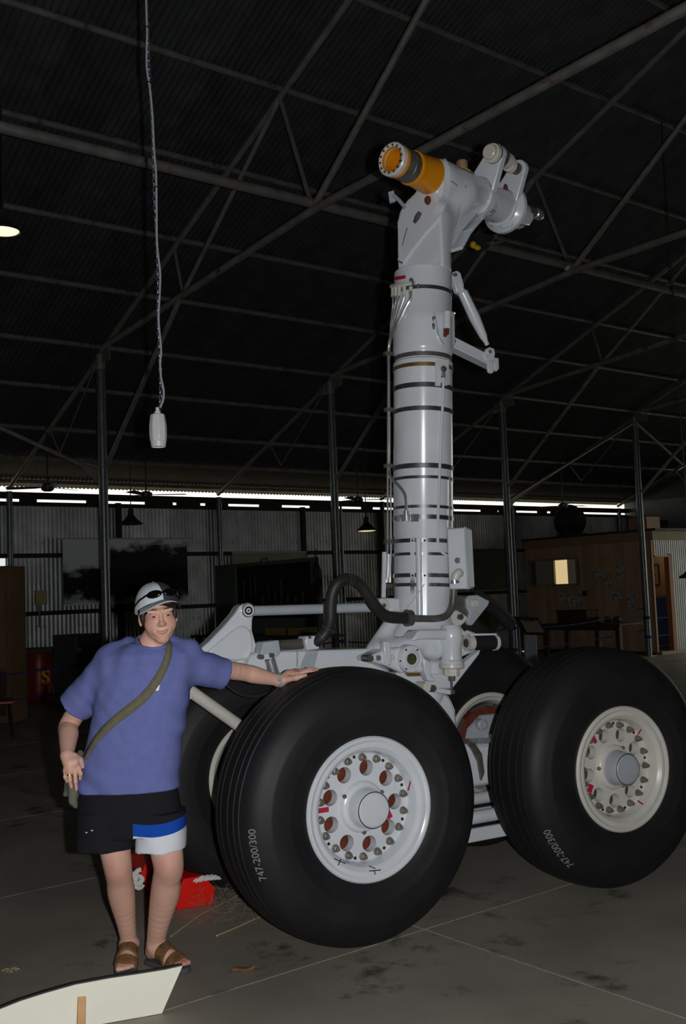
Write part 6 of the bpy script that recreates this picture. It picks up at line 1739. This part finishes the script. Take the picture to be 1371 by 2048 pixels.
# ------------------------------------------------------------------ on the floor near the gear
# white sign seen from behind
s0 = onfloor(324, 2028); s1 = onfloor(212, 2048); sdv = (s1 - s0).normalized()
snrm = Vector((-sdv.y, sdv.x, 0)); snrm = snrm if snrm.y < 0 else -snrm
def onS(px, py): return onplane(px, py, snrm, snrm.dot(s0)) - s0
t = thing('sign_board', 'low white sign seen from behind in the lower left corner, with a wooden prop', 'sign', s0, 0)
topc = [(365, 1932), (330, 1940), (280, 1948), (220, 1957), (150, 1970), (90, 1987), (40, 2003), (0, 2019), (-60, 2046)]
P = [onS(324, 2028)] + [onS(*p) for p in topc]
lx = P[-1]; P += [Vector((lx.x, lx.y, 0))]; P = [Vector((p.x, p.y, max(p.z, 0.002))) for p in P]
mb = MB(); mb.prism(P, -snrm * .008); mb.build('panel', M['sign'], t, bevel=.001)
mb = MB(); Q = P[1:-1]
for a, b in zip(Q[:-1], Q[1:]): mb.beam(a - snrm * .012 + Vector((0, 0, .003)), b - snrm * .012 + Vector((0, 0, .003)), .010, .006)
mb.build('top_edge', M['dark'], t)
a = onS(162, 1988) + snrm * .03; b = onS(157, 2060) + snrm * .09; b.z = .0 if b.z < 0 else b.z
mb = MB(); mb.beam(Vector((a.x, a.y, a.z)), Vector((b.x, b.y, 0.0)), .028, .02); mb.build('prop', M['palewood'], t, bevel=.001)
# red chock with rope
k0, k1 = onfloor(353, 1821), onfloor(428, 1809); kd = (k1 - k0).normalized(); kb = Vector((-kd.y, kd.x, 0)); kb = kb if kb.y > 0 else -kb
chp = thing('wheel_chock', 'bright red wheel chock with a white rope, behind the legs', 'chock', k0, 0)
lk_ = (k1 - k0).length
prof = [(0, 0), (lk_, 0), (lk_ + .006, .085), (lk_ * .72, .155), (lk_ * .22, .150), (.0, .07)]
mb = MB(); P = [kd * a + Vector((0, 0, b + .001)) for a, b in prof]; mb.prism(P, kb * .36); mb.build('chock_block', M['redp'], chp, bevel=.004)
k2 = onfloor(300, 1788) - k0
mb = MB(); P = [Vector((0, 0, .001)), Vector((.07, 0, .001)), Vector((.10, 0, .10)), Vector((.06, 0, .18)), Vector((0, 0, .20)), Vector((-.05, 0, .11))]
mb.prism([k2 + kd * p.x + kb * .0 + Vector((0, 0, p.z)) for p in P], kb * .34); mb.build('chock_block', M['redp'], chp, bevel=.004)
mb = MB(); mb.tube([k2 + Vector((.02, -.01, .10)), Vector((.03, .05, .115))], .014, 8); mb.build('cross_bar', M['dark'], chp)
def twist(path, r, name, par):
    for ph in range(3):
        pts = []; pp = along(spline(path, 8), .006)
        for i, p in enumerate(pp):
            d = (pp[min(i + 1, len(pp) - 1)] - pp[max(i - 1, 0)]).normalized(); s = d.cross(Vector((0, 0, 1))); s = s.normalized() if s.length > 1e-4 else Vector((1, 0, 0)); u_ = s.cross(d)
            an = i * .45 + ph * 2 * math.pi / 3; pts.append(p + s * (r * .55 * math.cos(an)) + u_ * (r * .55 * math.sin(an)))
        mb = MB(); mb.tube(pts, r * .6, 6); mb.build(name, M['rope_white'], par)
def Lk(px, py, Y): return W_(px, py, Y) - k0
Yk = k0.y
twist([Lk(386, 1762, Yk + .05), Lk(410, 1756, Yk + .06), Lk(440, 1753, Yk + .12), Lk(462, 1752, Yk + .16)], .014, 'rope_strand', chp)
twist([Lk(281, 1738, Yk - .02), Lk(268, 1748, Yk - .04), Lk(264, 1762, Yk - .05), Lk(274, 1768, Yk - .06), Lk(284, 1760, Yk - .05), Lk(276, 1752, Yk - .03), Lk(270, 1766, Yk - .03), Lk(276, 1776, Yk - .03), Lk(286, 1770, Yk)], .012, 'rope_strand', chp)
# straws and wisps of dry grass, leaf and bark
def straw_(pts, r, lab):
    P = [onfloor(*p) + Vector((0, 0, z)) for p, z in pts]; c = P[0].copy()
    t = thing('straw', lab, 'straw', c, 0, 'straws by the wheel'); mb = MB(); mb.tube([p - c for p in P], [r, r * .9, r * .6][:len(P)], 6); mb.build('stalk', M['straw'], t)
    mb = MB(); mb.ball(P[0] - c, (r * 1.6, r * 1.6, r * 1.6), 8, 6); mb.build('node', M['straw'], t)
straw_([((342, 1874), .004), ((400, 1832), .006), ((478, 1794), .012)], .0022, 'long dry straw reaching from the legs towards the tyre')
straw_([((433, 1873), .004), ((475, 1856), .005), ((520, 1836), .006)], .0026, 'dry straw lying against the front tyre')
wb = MB(); rw_ = random.Random(11)
for _ in range(260):
    a = onfloor(rw_.uniform(390, 510), rw_.uniform(1775, 1855)) + Vector((0, 0, rw_.uniform(.002, .09))); pts = [a]
    d = Vector((rw_.uniform(-1, 1), rw_.uniform(-1, 1), rw_.uniform(-.5, .7))).normalized()
    for k in range(4):
        d = (d + Vector((rw_.uniform(-.6, .6), rw_.uniform(-.6, .6), rw_.uniform(-.6, .5)))).normalized(); q = pts[-1] + d * .022; q.z = max(q.z, .002); pts.append(q)
    wb.tube(pts, .0005, 3, cap=False)
ww = wb.build('dry_grass_wisps', mat('wispy_grass', srgb(150, 134, 106), .8), None, smooth=0); tag(ww, 'tangle of fine dry grass wisps beside the front tyre', 'grass', kind='stuff')
lf = onfloor(487, 1944); t = thing('dead_leaf', 'curled brown leaf on the concrete in front of the tyre', 'leaf', lf, .2)
mb = MB(); pts = []
for i in range(9):
    x = -.055 + .11 * i / 8; w = .018 * math.sin(math.pi * (i + .3) / 8.6) + .002
    for s_ in (-1, 0, 1): pts.append((x, s_ * w, .004 + .012 * abs(s_) + .004 * math.sin(i)))
mb.add(pts, [(i * 3 + k, i * 3 + k + 1, i * 3 + 4 + k, i * 3 + 3 + k) for i in range(8) for k in (0, 1)]); o = mb.build('blade', mat('leaf_brown', srgb(128, 90, 56), .8, var=.2, vscale=40), t); o.modifiers.new('thick', 'SOLIDIFY').thickness = .002
mb = MB(); mb.tube([(.05, 0, .006), (.085, .01, .004)], .0015, 5); mb.build('stem', M['wood'], t)
lf = onfloor(22, 1940); t = thing('grass_tuft', 'little tuft of dry grass on the floor at the left edge', 'grass', lf, 0)
for k in range(9):
    d = Vector((rw_.uniform(-1, 1), rw_.uniform(-1, 1), 0)).normalized(); mb = MB(); mb.tube([Vector((0, 0, .003)), d * .02 + Vector((0, 0, .010)), d * .04 + Vector((0, 0, .004))], .0018, 5); mb.build('grass_blade', M['straw'], t)
